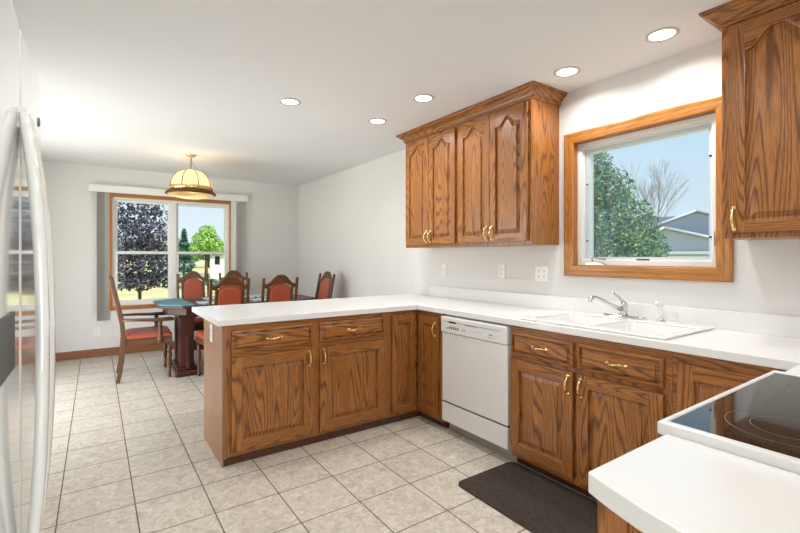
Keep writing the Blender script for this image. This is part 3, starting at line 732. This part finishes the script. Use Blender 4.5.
# ------------------------------------------------------------------ recessed lights
def can(x, y, label):
    t = thing('recessed_light', (x, y, H), 0, label, 'light', 'recessed ceiling lights')
    b = MB(); b.lathe([(0.080, -0.0005), (0.080, -0.004), (0.074, -0.007), (0.062, -0.006), (0.060, -0.003)], seg=32, caps=False); b.build('trim_ring', 'can_ring', t)
    b = MB(); b.lathe([(0.061, -0.003), (0.061, -0.0005)], seg=32); b.build('lens', 'lens_glow', t)
    lamp('lamp', 'AREA', (0, 0, -0.0045), (0, 0, 0), CAN_POWER, (1.0, 0.99, 0.985), 0.118, shape='DISK', parent=t).data.spread = R(158)
for x, y, lb in ((1.197, 3.173, 'leftmost round recessed ceiling light'), (1.986, 3.200, 'second round recessed ceiling light from the left'),
                 (1.976, 2.544, 'middle round recessed ceiling light of five, left above the wall cabinets'), (2.435, 1.666, 'round recessed ceiling light just above the crown molding end'),
                 (2.439, 1.104, 'rightmost round recessed ceiling light, above the sink window')):
    can(x, y, lb)
for x, y in ((1.2, 1.1), (0.25, 1.25), (1.75, 0.25), (0.9, -1.4)): can(x, y, 'added round recessed ceiling light, unseen near the camera, brightening the room')  # extra lamps added outside the frame to brighten the interior

# ------------------------------------------------------------------ chandelier
ch = thing('pendant_lamp', (0.895, 5.487, H), 0, 'brass pendant lamp with ribbed cream glass dome hanging over the dining table', 'lamp')
b = MB(); b.lathe([(0.055, -0.0005), (0.055, -0.006), (0.035, -0.02), (0.012, -0.026), (0.008, -0.034)], seg=24); b.build('canopy', 'brass', ch)
b = MB()
for k in range(6):
    zc = -0.045-k*0.021; pts = []
    for q in range(11):
        a = 2*PI*q/10; u, v2 = 0.007*math.cos(a), 0.014*math.sin(a)
        pts.append((u, 0, zc+v2) if k % 2 else (0, u, zc+v2))
    b.tube(pts, 0.0026, 6, caps=False)
b.tube([(0.004, 0, -0.03), (0.012, 0, -0.09), (0.05, 0, -0.13), (0.07, 0, -0.16), (0.03, 0, -0.165), (0.0, 0, -0.17)], 0.002, 6)
b.build('chain', 'old_brass', ch)
b = MB(); b.lathe([(0.006, -0.150), (0.016, -0.158), (0.02, -0.168), (0.045, -0.175), (0.05, -0.181)], seg=20); b.build('finial_cap', 'brass', ch)
prof = [(0.045+0.172*math.sin(R(a)), -0.176-0.20*(1-math.cos(R(a)))) for a in (0, 12, 25, 38, 50, 62, 74, 84, 90)]
NP = 8
b = MB()
rings = []
for r_, z_ in prof:
    rings.append([(r_*math.cos(2*PI*k/48)*(1-0.015*math.cos(2*PI*k/48*NP)), r_*math.sin(2*PI*k/48)*(1-0.015*math.cos(2*PI*k/48*NP)), z_) for k in range(48)])
b.loops(rings, smooth=True); b.build('glass_dome', 'lamp_glass', ch)
for k in range(NP):
    a = 2*PI*k/NP+0.2
    b = MB(); b.tube([((r_+0.003)*math.cos(a), (r_+0.003)*math.sin(a), z_) for r_, z_ in prof], 0.0048, 6); b.build('rib', 'rib_brass', ch)
b = MB(); b.lathe([(0.221, -0.365), (0.224, -0.369), (0.226, -0.400), (0.223, -0.404)], seg=40, caps=False)
for k in range(40):
    a = 2*PI*k/40; c_, s_ = math.cos(a), math.sin(a)
    b.tube([(0.226*c_, 0.226*s_, -0.367), (0.230*math.cos(a+0.05), 0.230*math.sin(a+0.05), -0.384), (0.226*math.cos(a+0.1), 0.226*math.sin(a+0.1), -0.401)], 0.003, 5)
b.build('filigree_band', 'brass', ch)
b = MB(); b.lathe([(0.218, -0.402), (0.228, -0.406), (0.262, -0.438), (0.268, -0.446), (0.264, -0.454), (0.250, -0.457), (0.240, -0.455)], seg=48, caps=False); b.build('rim', 'rib_brass', ch)
b = MB(); b.lathe([(0.242, -0.455), (0.215, -0.472), (0.14, -0.490), (0.03, -0.497), (0.004, -0.497)], seg=40, caps=False); b.build('bottom_glass', 'lamp_glass', ch)
for k in range(3):
    a = 2*PI*k/3; b = MB(); b.lathe([(0.012, -0.34), (0.022, -0.36), (0.026, -0.385), (0.018, -0.41), (0.003, -0.418)], (0.07*math.cos(a), 0.07*math.sin(a), 0), 14); b.build('bulb', 'bulb_glow', ch)
lamp('pendant_glow', 'POINT', (0, 0, -0.33), (0, 0, 0), 5, (1.0, 0.86, 0.66), 0.04, parent=ch)

# ------------------------------------------------------------------ dining table
tb = thing('dining_table', (1.44, 5.54, 0.0), 0, 'dark wood pedestal dining table with clipped corners', 'table')
def octo(hx, hy, c): return [(-hx+c, -hy), (hx-c, -hy), (hx, -hy+c), (hx, hy-c), (hx-c, hy), (-hx+c, hy), (-hx, hy-c), (-hx, -hy+c)]
b = MB(); b.prism(octo(0.885, 0.45, 0.20), 0.748, 0.778, 'xy', 'x'); b.build('tabletop', 'table_wood', tb, bevel=0.006)
b = MB(); b.prism(octo(0.80, 0.36, 0.16), 0.675, 0.748, 'xy', 'x'); b.prism(octo(0.81, 0.37, 0.165), 0.670, 0.684, 'xy', 'x'); b.build('apron', 'table_wood', tb, bevel=0.003)
for cx in (-0.61, 0.36):
    b = MB(); b.box(cx-0.118, cx+0.118, -0.31, 0.31, 0.018, 0.06, 'y'); b.box(cx-0.105, cx+0.105, -0.26, 0.26, 0.06, 0.085, 'y')
    for yy in (-0.28, 0.28):
        for dx in (-0.10, 0.10): b.box(cx+dx-0.028, cx+dx+0.028, yy-0.025, yy+0.025, 0.0, 0.02, 'y')
    b.build('pedestal_base', 'table_wood', tb, bevel=0.005)
    b = MB(); b.box(cx-0.05, cx+0.05, -0.17, 0.17, 0.085, 0.672)
    for yy in (-0.19, 0.19): b.box(cx-0.07, cx+0.07, yy-0.03, yy+0.03, 0.085, 0.672)
    b.box(cx-0.09, cx+0.09, -0.24, 0.24, 0.62, 0.672, 'y')
    b.prism([(-0.22, 0.085), (-0.29, 0.085), (-0.262, 0.16), (-0.25, 0.30), (-0.255, 0.42), (-0.22, 0.45)], cx-0.018, cx+0.018, 'yz')
    b.prism([(0.22, 0.085), (0.29, 0.085), (0.262, 0.16), (0.25, 0.30), (0.255, 0.42), (0.22, 0.45)], cx-0.018, cx+0.018, 'yz')
    b.build('pedestal', 'table_wood', tb, bevel=0.004)
b = MB(); b.box(-0.56, 0.31, -0.03, 0.03, 0.22, 0.32, 'x'); b.build('stretcher', 'table_wood', tb, bevel=0.004)
def cloth(name, label, cat, pts, z, m, th=0.004, group=None):
    cx = sum(p_[0] for p_ in pts)/len(pts); cy = sum(p_[1] for p_ in pts)/len(pts)
    b = MB(); b.prism([(p_[0]-cx, p_[1]-cy) for p_ in pts], 0.0003, th, 'xy', 'x'); o = b.build(name, m, None, loc=(cx, cy, z), bevel=0.001)
    return tag(o, label, cat, group)
ZTB = 0.7785
# teal table runner hanging over the left end
tr = thing('table_runner', (0.60, 5.52, ZTB), 0, 'teal cloth runner covering the left end of the dining table', 'runner')
b = MB(); b.prism([(-0.055, -0.24), (0.14, -0.435), (0.26, -0.435), (0.26, 0.44), (0.14, 0.44), (-0.055, 0.26)], 0.0003, 0.014, 'xy', 'x'); b.build('cloth', 'teal_cloth', tr, bevel=0.003)
cloth('placemat', 'striped blue and white placemat nearest the window on the teal-ended table', 'placemat', [(1.08, 5.62), (1.48, 5.66), (1.45, 5.92), (1.09, 5.92)], ZTB, 'stripe_cloth', 0.012)
cloth('placemat', 'striped blue and white placemat in front of the left near chair', 'placemat', [(0.92, 5.14), (1.34, 5.14), (1.36, 5.42), (0.94, 5.44)], ZTB, 'stripe_cloth', 0.012)
cloth('placemat', 'striped blue and white placemat between the two chairs nearest the peninsula', 'placemat', [(1.52, 5.14), (1.86, 5.14), (1.88, 5.40), (1.54, 5.42)], ZTB, 'stripe_cloth', 0.012)
cloth('magazine', 'blue and white magazine lying at the middle of the dining table', 'magazine', [(1.60, 5.58), (1.82, 5.60), (1.80, 5.88), (1.58, 5.86)], ZTB, 'stripe_cloth', 0.02)
nb = cloth('folded_napkin', 'dark blue folded napkin on the dining table behind the second near chair', 'napkin', [(1.90, 5.52), (2.06, 5.54), (2.04, 5.68), (1.88, 5.66)], ZTB, 'navy_cloth', 0.03)

# ------------------------------------------------------------------ chairs   local: faces +y, origin floor centre, back at -y
def make_chair(name, arm=False):
    t = thing(name, (0, 0, 0), 0, 'chair', 'chair')
    hw = 0.215 if not arm else 0.25      # rear half width
    fw = 0.245 if not arm else 0.275     # front half width
    sd = 0.21                            # half seat depth
    tk = 'chair_wood'
    hb = 0.185 if not arm else 0.235
    for s_ in (-1, 1):
        # rear leg and back post in one sweep
        path = [(s_*hb, -sd-0.05, 0.0), (s_*hb, -sd-0.028, 0.12), (s_*hb, -sd-0.012, 0.28), (s_*hb, -sd-0.002, 0.44), (s_*hb, -sd-0.015, 0.60), (s_*hb, -sd-0.05, 0.80), (s_*hb, -sd-0.105, 1.075)]
        m = MB(); rings = []
        wds = [0.017, 0.019, 0.021, 0.022, 0.019, 0.017, 0.014]
        for (px, py, pz), wv_ in zip(path, wds):
            rings.append([(px-0.013, py-wv_, pz), (px+0.013, py-wv_, pz), (px+0.013, py+wv_, pz), (px-0.013, py+wv_, pz)])
        m.loops(rings, cap0=True, cap1=True); m.build('rear_leg', tk, t, bevel=0.004)
        m = MB()
        m.box(s_*(fw-0.035)-0.024, s_*(fw-0.035)+0.024, sd-0.05, sd-0.002, 0.34, 0.435)
        m.lathe([(0.013, 0.0), (0.019, 0.012), (0.019, 0.03), (0.012, 0.045), (0.018, 0.06), (0.013, 0.075), (0.016, 0.13), (0.022, 0.20), (0.025, 0.25), (0.015, 0.275), (0.024, 0.29), (0.024, 0.305), (0.014, 0.32), (0.024, 0.34)], (s_*(fw-0.035), sd-0.026, 0), 14)
        m.build('front_leg', tk, t, bevel=0.0)
    m = MB()
    m.prism([(-fw, sd), (fw, sd), (hw-0.01, -sd), (-hw+0.01, -sd)], 0.375, 0.435, 'xy', 'x'); m.build('seat_frame', tk, t, bevel=0.006)
    m = MB(); rings = []
    for i, z in ((0.004, 0.437), (-0.004, 0.455), (0.004, 0.478), (0.03, 0.492), (0.09, 0.500), (0.14, 0.503)):
        r0 = []
        for (cx, cy, st) in ((fw-0.03-i, sd-0.03-i, 0), (-fw+0.03+i, sd-0.03-i, 90), (-hw+0.03+i, -sd+0.05+i, 180), (hw-0.03-i, -sd+0.05+i, 270)):
            for k in range(5): a = R(st+k*22.5); r0.append((cx+0.03*math.cos(a), cy+0.03*math.sin(a), z))
        rings.append(r0)
    m.loops(rings, cap0=True, cap1=True, smooth=True); m.build('seat', 'leather', t)
    # tilted back assembly in a local frame: y' along lean
    lean = math.atan2(0.075, 0.40)
    def tilt(o): o.rotation_euler = (lean, 0, 0); o.location = (0, -sd-0.025, 0.63); return o   # z' measured from 0.63
    iw = hb-0.013
    pts = []
    n = 24
    for k in range(n+1):
        u = -1+2*k/n; pts.append((u*iw, 0.385+0.10*(1-(1-bell(u*0.86))**1.7)))
    low = [(iw, 0.345), (iw-0.05, 0.35), (iw-0.07, 0.345)]
    m = MB(); arch_ = []
    for k in range(n+1):
        u = 1-2*k/n; arch_.append((u*(iw-0.045), 0.335+0.055*math.sqrt(max(0, 1-u*u))))
    m.prism([(-iw, 0.34)]+pts+[(iw, 0.34)]+arch_, -0.014, 0.012, 'xz', 'x')
    tilt(m.build('crest_rail', tk, t, bevel=0.004))
    m = MB()
    for s_ in (-1, 1): m.box(min(s_*(iw-0.028), s_*(iw-0.058)), max(s_*(iw-0.028), s_*(iw-0.058)), -0.012, 0.012, -0.10, 0.345)
    m.box(-iw, iw, -0.012, 0.012, -0.13, -0.09, 'x')
    tilt(m.build('back_frame', tk, t, bevel=0.003))
    m = MB(); pw = iw-0.056
    rings = []
    for i, y in ((0.0, -0.002), (0.0, 0.008), (0.008, 0.017), (0.03, 0.022)):
        o = [(-pw+i, y, -0.095+i), (pw-i, y, -0.095+i)]
        for k in range(17):
            u = 1-2*k/16; o.append((u*(pw-i), y, 0.325-i+0.06*math.sqrt(max(0, 1-u*u))))
        rings.append(o)
    m.loops(rings, cap0=True, cap1=True, smooth=False)
    rings = []
    for i, y in ((0.0, -0.002), (0.003, -0.014), (0.02, -0.018)):
        o = [(-pw+i, y, -0.095+i), (pw-i, y, -0.095+i)]
        for k in range(17):
            u = 1-2*k/16; o.append((u*(pw-i), y, 0.315-i+0.055*math.sqrt(max(0, 1-u*u))))
        rings.append(o)
    m.loops(rings, cap0=True, cap1=True)
    tilt(m.build('back_panel', 'leather', t))
    m = MB()
    for k in range(5):
        x = -0.055+k*0.0275; m.lathe([(0.002, 0.010), (0.010, 0.013), (0.007, 0.018), (0.002, 0.019)], (x, 0, 0.445+0.01*(1-abs(k-2)/2)), 10, 'y')
    tilt(m.build('crest_carving', tk, t))
    m = MB()
    m.box(-fw+0.05, fw-0.05, sd-0.06, sd-0.035, 0.15, 0.15, 'x') if False else None
    for s_ in (-1, 1): pass
    if arm:
        for s_ in (-1, 1):
            m = MB(); xh = s_*(hb+0.015)
            m.tube([(s_*hb, -sd-0.01, 0.645), (xh+s_*0.01, -sd+0.12, 0.640), (xh+s_*0.02, -0.02+0.06, 0.632), (xh+s_*0.015, sd-0.02, 0.632), (xh+s_*0.01, sd+0.01, 0.626)], [0.018, 0.022, 0.025, 0.029, 0.022], 10, grain='y', flat=(1.25, 0.75)); m.build('armrest', tk, t)
            m = MB(); m.lathe([(0.018, 0.38), (0.030, 0.395), (0.030, 0.44), (0.015, 0.46), (0.026, 0.48), (0.014, 0.50), (0.023, 0.54), (0.014, 0.585), (0.024, 0.60), (0.014, 0.612), (0.018, 0.626)], (s_*(fw+0.004), sd-0.11, 0), 14); m.build('arm_post', tk, t)
    return t
GC = 'dining chairs around the table'
side = make_chair('dining_chair')
for i, (x, y, rz, lb) in enumerate(((1.135, 5.005, 0, 'wooden side chair with orange seat, left of the two backed to the peninsula'),
                        (1.650, 4.960, 0, 'wooden side chair with orange back panel, right of the two on the peninsula side'),
                        (1.075, 6.145, 180, 'wooden side chair with orange back, standing in front of the right window sash'),
                        (1.615, 6.165, 181, 'wooden side chair with carved crest on the far side, partly hidden behind a near chair'),
                        (2.205, 5.30, 94, 'wooden chair with orange back at the right end of the table by the wall'))):
    o = side if i == 0 else copy_tree(side)
    o.location = (x, y, 0); o.rotation_euler = (0, 0, R(rz)); tag(o, lb, 'chair', GC)
ac = make_chair('dining_armchair', True); ac.scale = (1.04, 1.06, 1.0); ac.location = (0.468, 5.585, 0); ac.rotation_euler = (0, 0, R(-92))
tag(ac, 'wooden armchair with orange seat at the left end of the dining table', 'chair', None)

# ------------------------------------------------------------------ kitchen mat
b = MB(); pts = []
for cx, cy, st in ((2.12, 1.83, 0), (1.735, 1.83, 90), (1.735, 1.02, 180), (2.12, 1.02, 270)):
    for k in range(6): a = R(st+k*18); pts.append((cx+0.05*math.cos(a)-1.915, cy+0.05*math.sin(a)-1.425))
b.prism(pts, 0.0005, 0.009, 'xy'); o = b.build('floor_mat', 'mat_pile', None, loc=(1.915, 1.425, 0), bevel=0.003)
tag(o, 'dark brown looped floor mat with rounded corners in front of the sink cabinet', 'mat')

# ------------------------------------------------------------------ outdoors
ZG = -0.55
b = MB(); b.box(-120, 160, -60, 220, ZG-0.2, ZG); o = b.build('ground', 'lawn'); struct(o)
def ico(mb, c, r, sub=2, jit=0.15):
    pass
def leaf_blob(mb, blobs, n, size, flat=0.5, holes=0.0, seed=1):
    rnd = random.Random(seed)
    tot = sum(bb[1]**2 for bb in blobs)
    for (c, r, sz) in [(bb[0], bb[1], bb[2]) for bb in blobs]:
        k = int(n*r*r/tot)
        for _ in range(k):
            d = Vector((rnd.gauss(0, 1), rnd.gauss(0, 1), rnd.gauss(0, 1))).normalized()
            rr = r*(0.55+0.5*rnd.random()**0.6)
            p_ = Vector(c)+Vector((d.x*rr, d.y*rr, d.z*rr*sz))
            nrm = (d+Vector((rnd.uniform(-1, 1), rnd.uniform(-1, 1), rnd.uniform(-1, 1)))*0.8).normalized()
            a = nrm.orthogonal().normalized(); q = nrm.cross(a)
            th = rnd.uniform(0, 6.28); a, q = a*math.cos(th)+q*math.sin(th), q*math.cos(th)-a*math.sin(th)
            s1 = size*rnd.uniform(0.6, 1.3); s2 = s1*rnd.uniform(0.45, 0.8)
            vs = [mb.bm.verts.new(p_+a*s1), mb.bm.verts.new(p_+q*s2), mb.bm.verts.new(p_-a*s1), mb.bm.verts.new(p_-q*s2)]
            f = mb.bm.faces.new(vs); f.smooth = False
def tree(x, y, blobs, n, leaf, size, label, trunk=(0.12, 0.05, 2.0), name='tree', seed=1, cat='tree', branches=0, group=None):
    t = thing(name, (x, y, ZG), 0, label, cat, group)
    b = MB(); b.tube([(0, 0, 0), (0.02, 0, trunk[2]*0.4), (0, 0.02, trunk[2])], [trunk[0], (trunk[0]+trunk[1])/2, trunk[1]], 8)
    rnd = random.Random(seed)
    for k in range(branches):
        a = rnd.uniform(0, 6.28); z = trunk[2]*rnd.uniform(0.35, 0.9); l = rnd.uniform(0.5, 1.0)*trunk[2]*0.35
        b.tube([(0, 0, z), (math.cos(a)*l*0.5, math.sin(a)*l*0.5, z+l*0.5), (math.cos(a)*l, math.sin(a)*l, z+l*1.0)], [trunk[1]*0.6, trunk[1]*0.4, trunk[1]*0.15], 5)
    b.build('trunk', 'bark', t)
    m = MB(); leaf_blob(m, blobs, n, size, seed=seed); m.build('foliage', leaf, t)
    return t
import mathutils
cth, sth = math.cos(0.6067), math.sin(0.6067)
def at(px, depth_t):     # horizontal position seen in direction of pixel column px, at depth
    k = (px-400)/F_PX
    return ((k*cth+sth)*depth_t, (-k*sth+cth)*depth_t)
# purple-leaved tree in the left sash
x, y = at(139, 10.5)
tree(x, y, [((0, 0, 1.75), 0.66, 0.95), ((0.12, 0.1, 2.55), 0.66, 1.0), ((-0.34, 0, 2.2), 0.60, 0.9), ((0.34, -0.1, 1.65), 0.46, 0.8), ((-0.05, 0, 3.1), 0.55, 1.0), ((-0.40, 0.1, 1.6), 0.44, 0.8), ((0.42, 0, 2.2), 0.45, 1), ((-0.45, -0.1, 1.25), 0.40, 0.5), ((0.45, -0.1, 1.3), 0.40, 0.5), ((0.0, -0.1, 1.25), 0.42, 0.5)], 5600, 'purple_leaf', 0.046,
     'dark purple-leaved tree on the lawn behind the left half of the dining window', (0.045, 0.025, 2.6), seed=3, branches=12)
def spruce(x, y, h, r, leaf, label, seed, n=2600, size=0.2, name='spruce_tree'):
    t = thing(name, (x, y, ZG), 0, label, 'tree'); b = MB(); b.tube([(0, 0, 0), (0, 0, h*0.95)], [r*0.09, 0.02], 8); b.build('trunk', 'bark', t)
    m = MB(); rnd = random.Random(seed)
    for _ in range(n):
        u = rnd.random()**0.75; z = h*(0.05+0.93*(1-u)) ; lay = 0.75+0.25*math.sin(z*9/h*4); rr = r*u*lay*(0.55+0.45*rnd.random()**0.5)+0.03
        a = rnd.uniform(0, 2*PI); p_ = Vector((rr*math.cos(a), rr*math.sin(a), z-0.12*rr))
        o_ = Vector((math.cos(a), math.sin(a), rnd.uniform(-0.5, 0.2))).normalized(); q = o_.cross(Vector((0, 0, 1))).normalized(); q = (q+Vector((0, 0, rnd.uniform(-0.8, 0.8)))).normalized()
        s1 = size*rnd.uniform(0.6, 1.3); s2 = s1*0.45
        vs = [m.bm.verts.new(c) for c in (p_+o_*s1, p_+q*s2, p_-o_*s1, p_-q*s2)]; m.bm.faces.new(vs)
    m.build('foliage', leaf, t); return t
x, y = at(184, 26)
spruce(x, y, 3.6, 1.0, 'spruce_leaf', 'blue-green spruce behind the dining window, left of the bright green tree', 5, 2600, 0.11)
x, y = at(206, 31)
tree(x, y, [((0, 0, 2.9), 0.95, 0.85), ((-0.7, 0, 2.3), 0.65, 0.8), ((0.75, 0, 2.5), 0.7, 0.8), ((0.1, 0, 3.6), 0.6, 0.8)], 3600, 'green_leaf', 0.085, 'bright green tree behind the right half of the dining window', (0.13, 0.06, 3.2), seed=8, branches=8)
x, y = at(211, 22)
tree(x, y, [((0, 0, 0.55), 0.34, 0.6), ((0.25, 0, 0.45), 0.28, 0.6)], 700, 'spruce_leaf', 0.06, 'low dark bush beside the white neighbouring house', (0.05, 0.04, 0.6), 'bush', 9, 'bush')
for k, px in enumerate((118, 168, 208, 250)):
    x, y = at(px, 75+(k%2)*16)
    tree(x, y, [((0, 0, 3.0), 2.6, 0.7), ((3, 0, 2.6), 2.2, 0.7), ((-3, 0, 2.4), 2.2, 0.7)], 1600, 'distant_leaf', 0.34, ['distant green tree far behind the purple tree', 'distant green tree seen beside the window mullion', 'distant green tree at the far edge of the lawn behind the bright tree', 'distant green tree behind the white house'][k], (0.3, 0.1, 3.5), seed=20+k)
x, y = at(221, 38)
hs = thing('house', (x, y, ZG), R(-30), 'white neighbouring house at the right edge of the dining window view', 'house')
b = MB(); b.box(-0.9, 5, 0, 6, 0, 2.45); b.build('wall', 'siding_white', hs)
b = MB(); b.prism([(-0.5, 2.4), (6.5, 2.4), (3, 3.3)], -1.2, 5.3, 'yz'); b.build('roof', 'roof_pale', hs)
b = MB(); b.box(-0.5, -0.1, -0.05, -0.001, 1.2, 1.9); b.build('window', 'dark_gap', hs)
b = MB(); b.box(-30, 60, 48, 52, ZG, ZG+0.02); struct(b.build('path', 'road'))
# sink window view
x, y = at(608, 11)
tree(x, y, [((0, 0, 1.4), 1.15, 1.0), ((0.1, -0.1, 2.5), 0.95, 1.0), ((0, 0.1, 3.4), 0.70, 1.0), ((-0.1, 0.3, 4.1), 0.45, 1.1), ((0.2, -0.55, 1.9), 0.75, 1.0), ((0.3, 0.7, 2.4), 0.8, 1.1), ((0.25, 0.8, 3.4), 0.6, 1.0)], 26000, 'cedar_leaf', 0.042, 'large green evergreen filling the left of the sink window', (0.14, 0.05, 4.2), 'evergreen_tree', 31)
x, y = at(652, 12.5)
tree(x, y, [((0, 0, 1.0), 0.8, 0.9), ((0, 0.2, 1.6), 0.62, 0.9)], 7000, 'cedar_leaf', 0.04, 'smaller green evergreen right of the large one outside the sink window', (0.10, 0.04, 1.6), 'evergreen_tree', 33)
x, y = at(653, 19)
bt = thing('bare_tree', (x, y, ZG), 0, 'leafless tree with thin branches behind the evergreens outside the sink window', 'tree')
b = MB(); rnd = random.Random(5)
def twig(p0, d, l, r_, lev):
    p1 = p0+d*l*0.5+Vector((rnd.uniform(-1, 1), rnd.uniform(-1, 1), 0))*l*0.05; p2 = p0+d*l
    b.tube([p0, p1, p2], [r_, r_*0.8, r_*0.5], 4)
    if lev == 0: return
    for k in range(4):
        nd = (d+Vector((rnd.uniform(-1, 1), rnd.uniform(-1, 1), rnd.uniform(-0.1, 0.4)))*0.42).normalized()
        twig(p0+d*l*(0.45+0.55*rnd.random()), nd, l*0.66, r_*0.5, lev-1)
twig(Vector((0, 0, 0)), Vector((0, 0, 1)), 2.7, 0.06, 5)
b.build('branches', 'grey_twig', bt)
x, y = at(690, 25)
hs = thing('house', (x, y, ZG), R(-68), 'grey-sided house with white-trimmed gables outside the sink window', 'house')
b = MB()
b.prism([(-2.6, 0), (4.4, 0), (4.4, 3.2), (0.3, 4.45), (-2.6, 3.4)], 1.0, 8, 'xz')
b.prism([(-2.6, 0), (2.6, 0), (2.6, 2.3), (-1.2, 3.4), (-2.6, 2.6)], -1.2, 1.0, 'xz'); b.build('wall', 'siding', hs)
b = MB()
def gable_roof(pk, l, r_, y0_, y1_, th=0.12):
    b.prism([l, pk, r_, (r_[0], r_[1]-th), (pk[0], pk[1]-th), (l[0], l[1]-th)], y0_, y1_, 'xz')
gable_roof((0.3, 4.62), (-3.2, 3.25), (5.0, 3.15), 0.9, 8.2); gable_roof((-1.2, 3.56), (-3.0, 2.55), (3.2, 2.3), -1.4, 1.0)
b.build('roof', 'roof_shingle', hs)
b = MB()
def rake(p, q, y_): b.tube([(p[0], y_, p[1]), (q[0], y_, q[1])], 0.07, 4)
rake((-3.2, 3.18), (0.3, 4.55), 0.86); rake((0.3, 4.55), (5.0, 3.08), 0.86); rake((-3.0, 2.48), (-1.2, 3.49), -1.44); rake((-1.2, 3.49), (3.2, 2.23), -1.44)
b.build('trim', 'siding_white', hs)
b = MB(); b.box(-1.4, 0.9, -1.5, -1.2, 2.0, 2.15); b.build('awning', 'siding_white', hs)
b = MB(); b.box(-1.2, 0.7, -1.26, -1.2, 0.2, 1.9); b.build('garage_door', 'siding_white', hs)
x, y = at(662, 44)
hs = thing('house', (x, y, ZG), R(-66), 'far house with dark shingled roof left of the grey-sided house', 'house')
b = MB(); b.box(-3.4, 5, 0, 6, 0, 4.6); b.build('wall', 'siding', hs)
b = MB(); b.prism([(-0.5, 4.5), (6.5, 4.5), (3, 6.1)], -3.8, 5.4, 'yz'); b.build('roof', 'roof_shingle', hs)
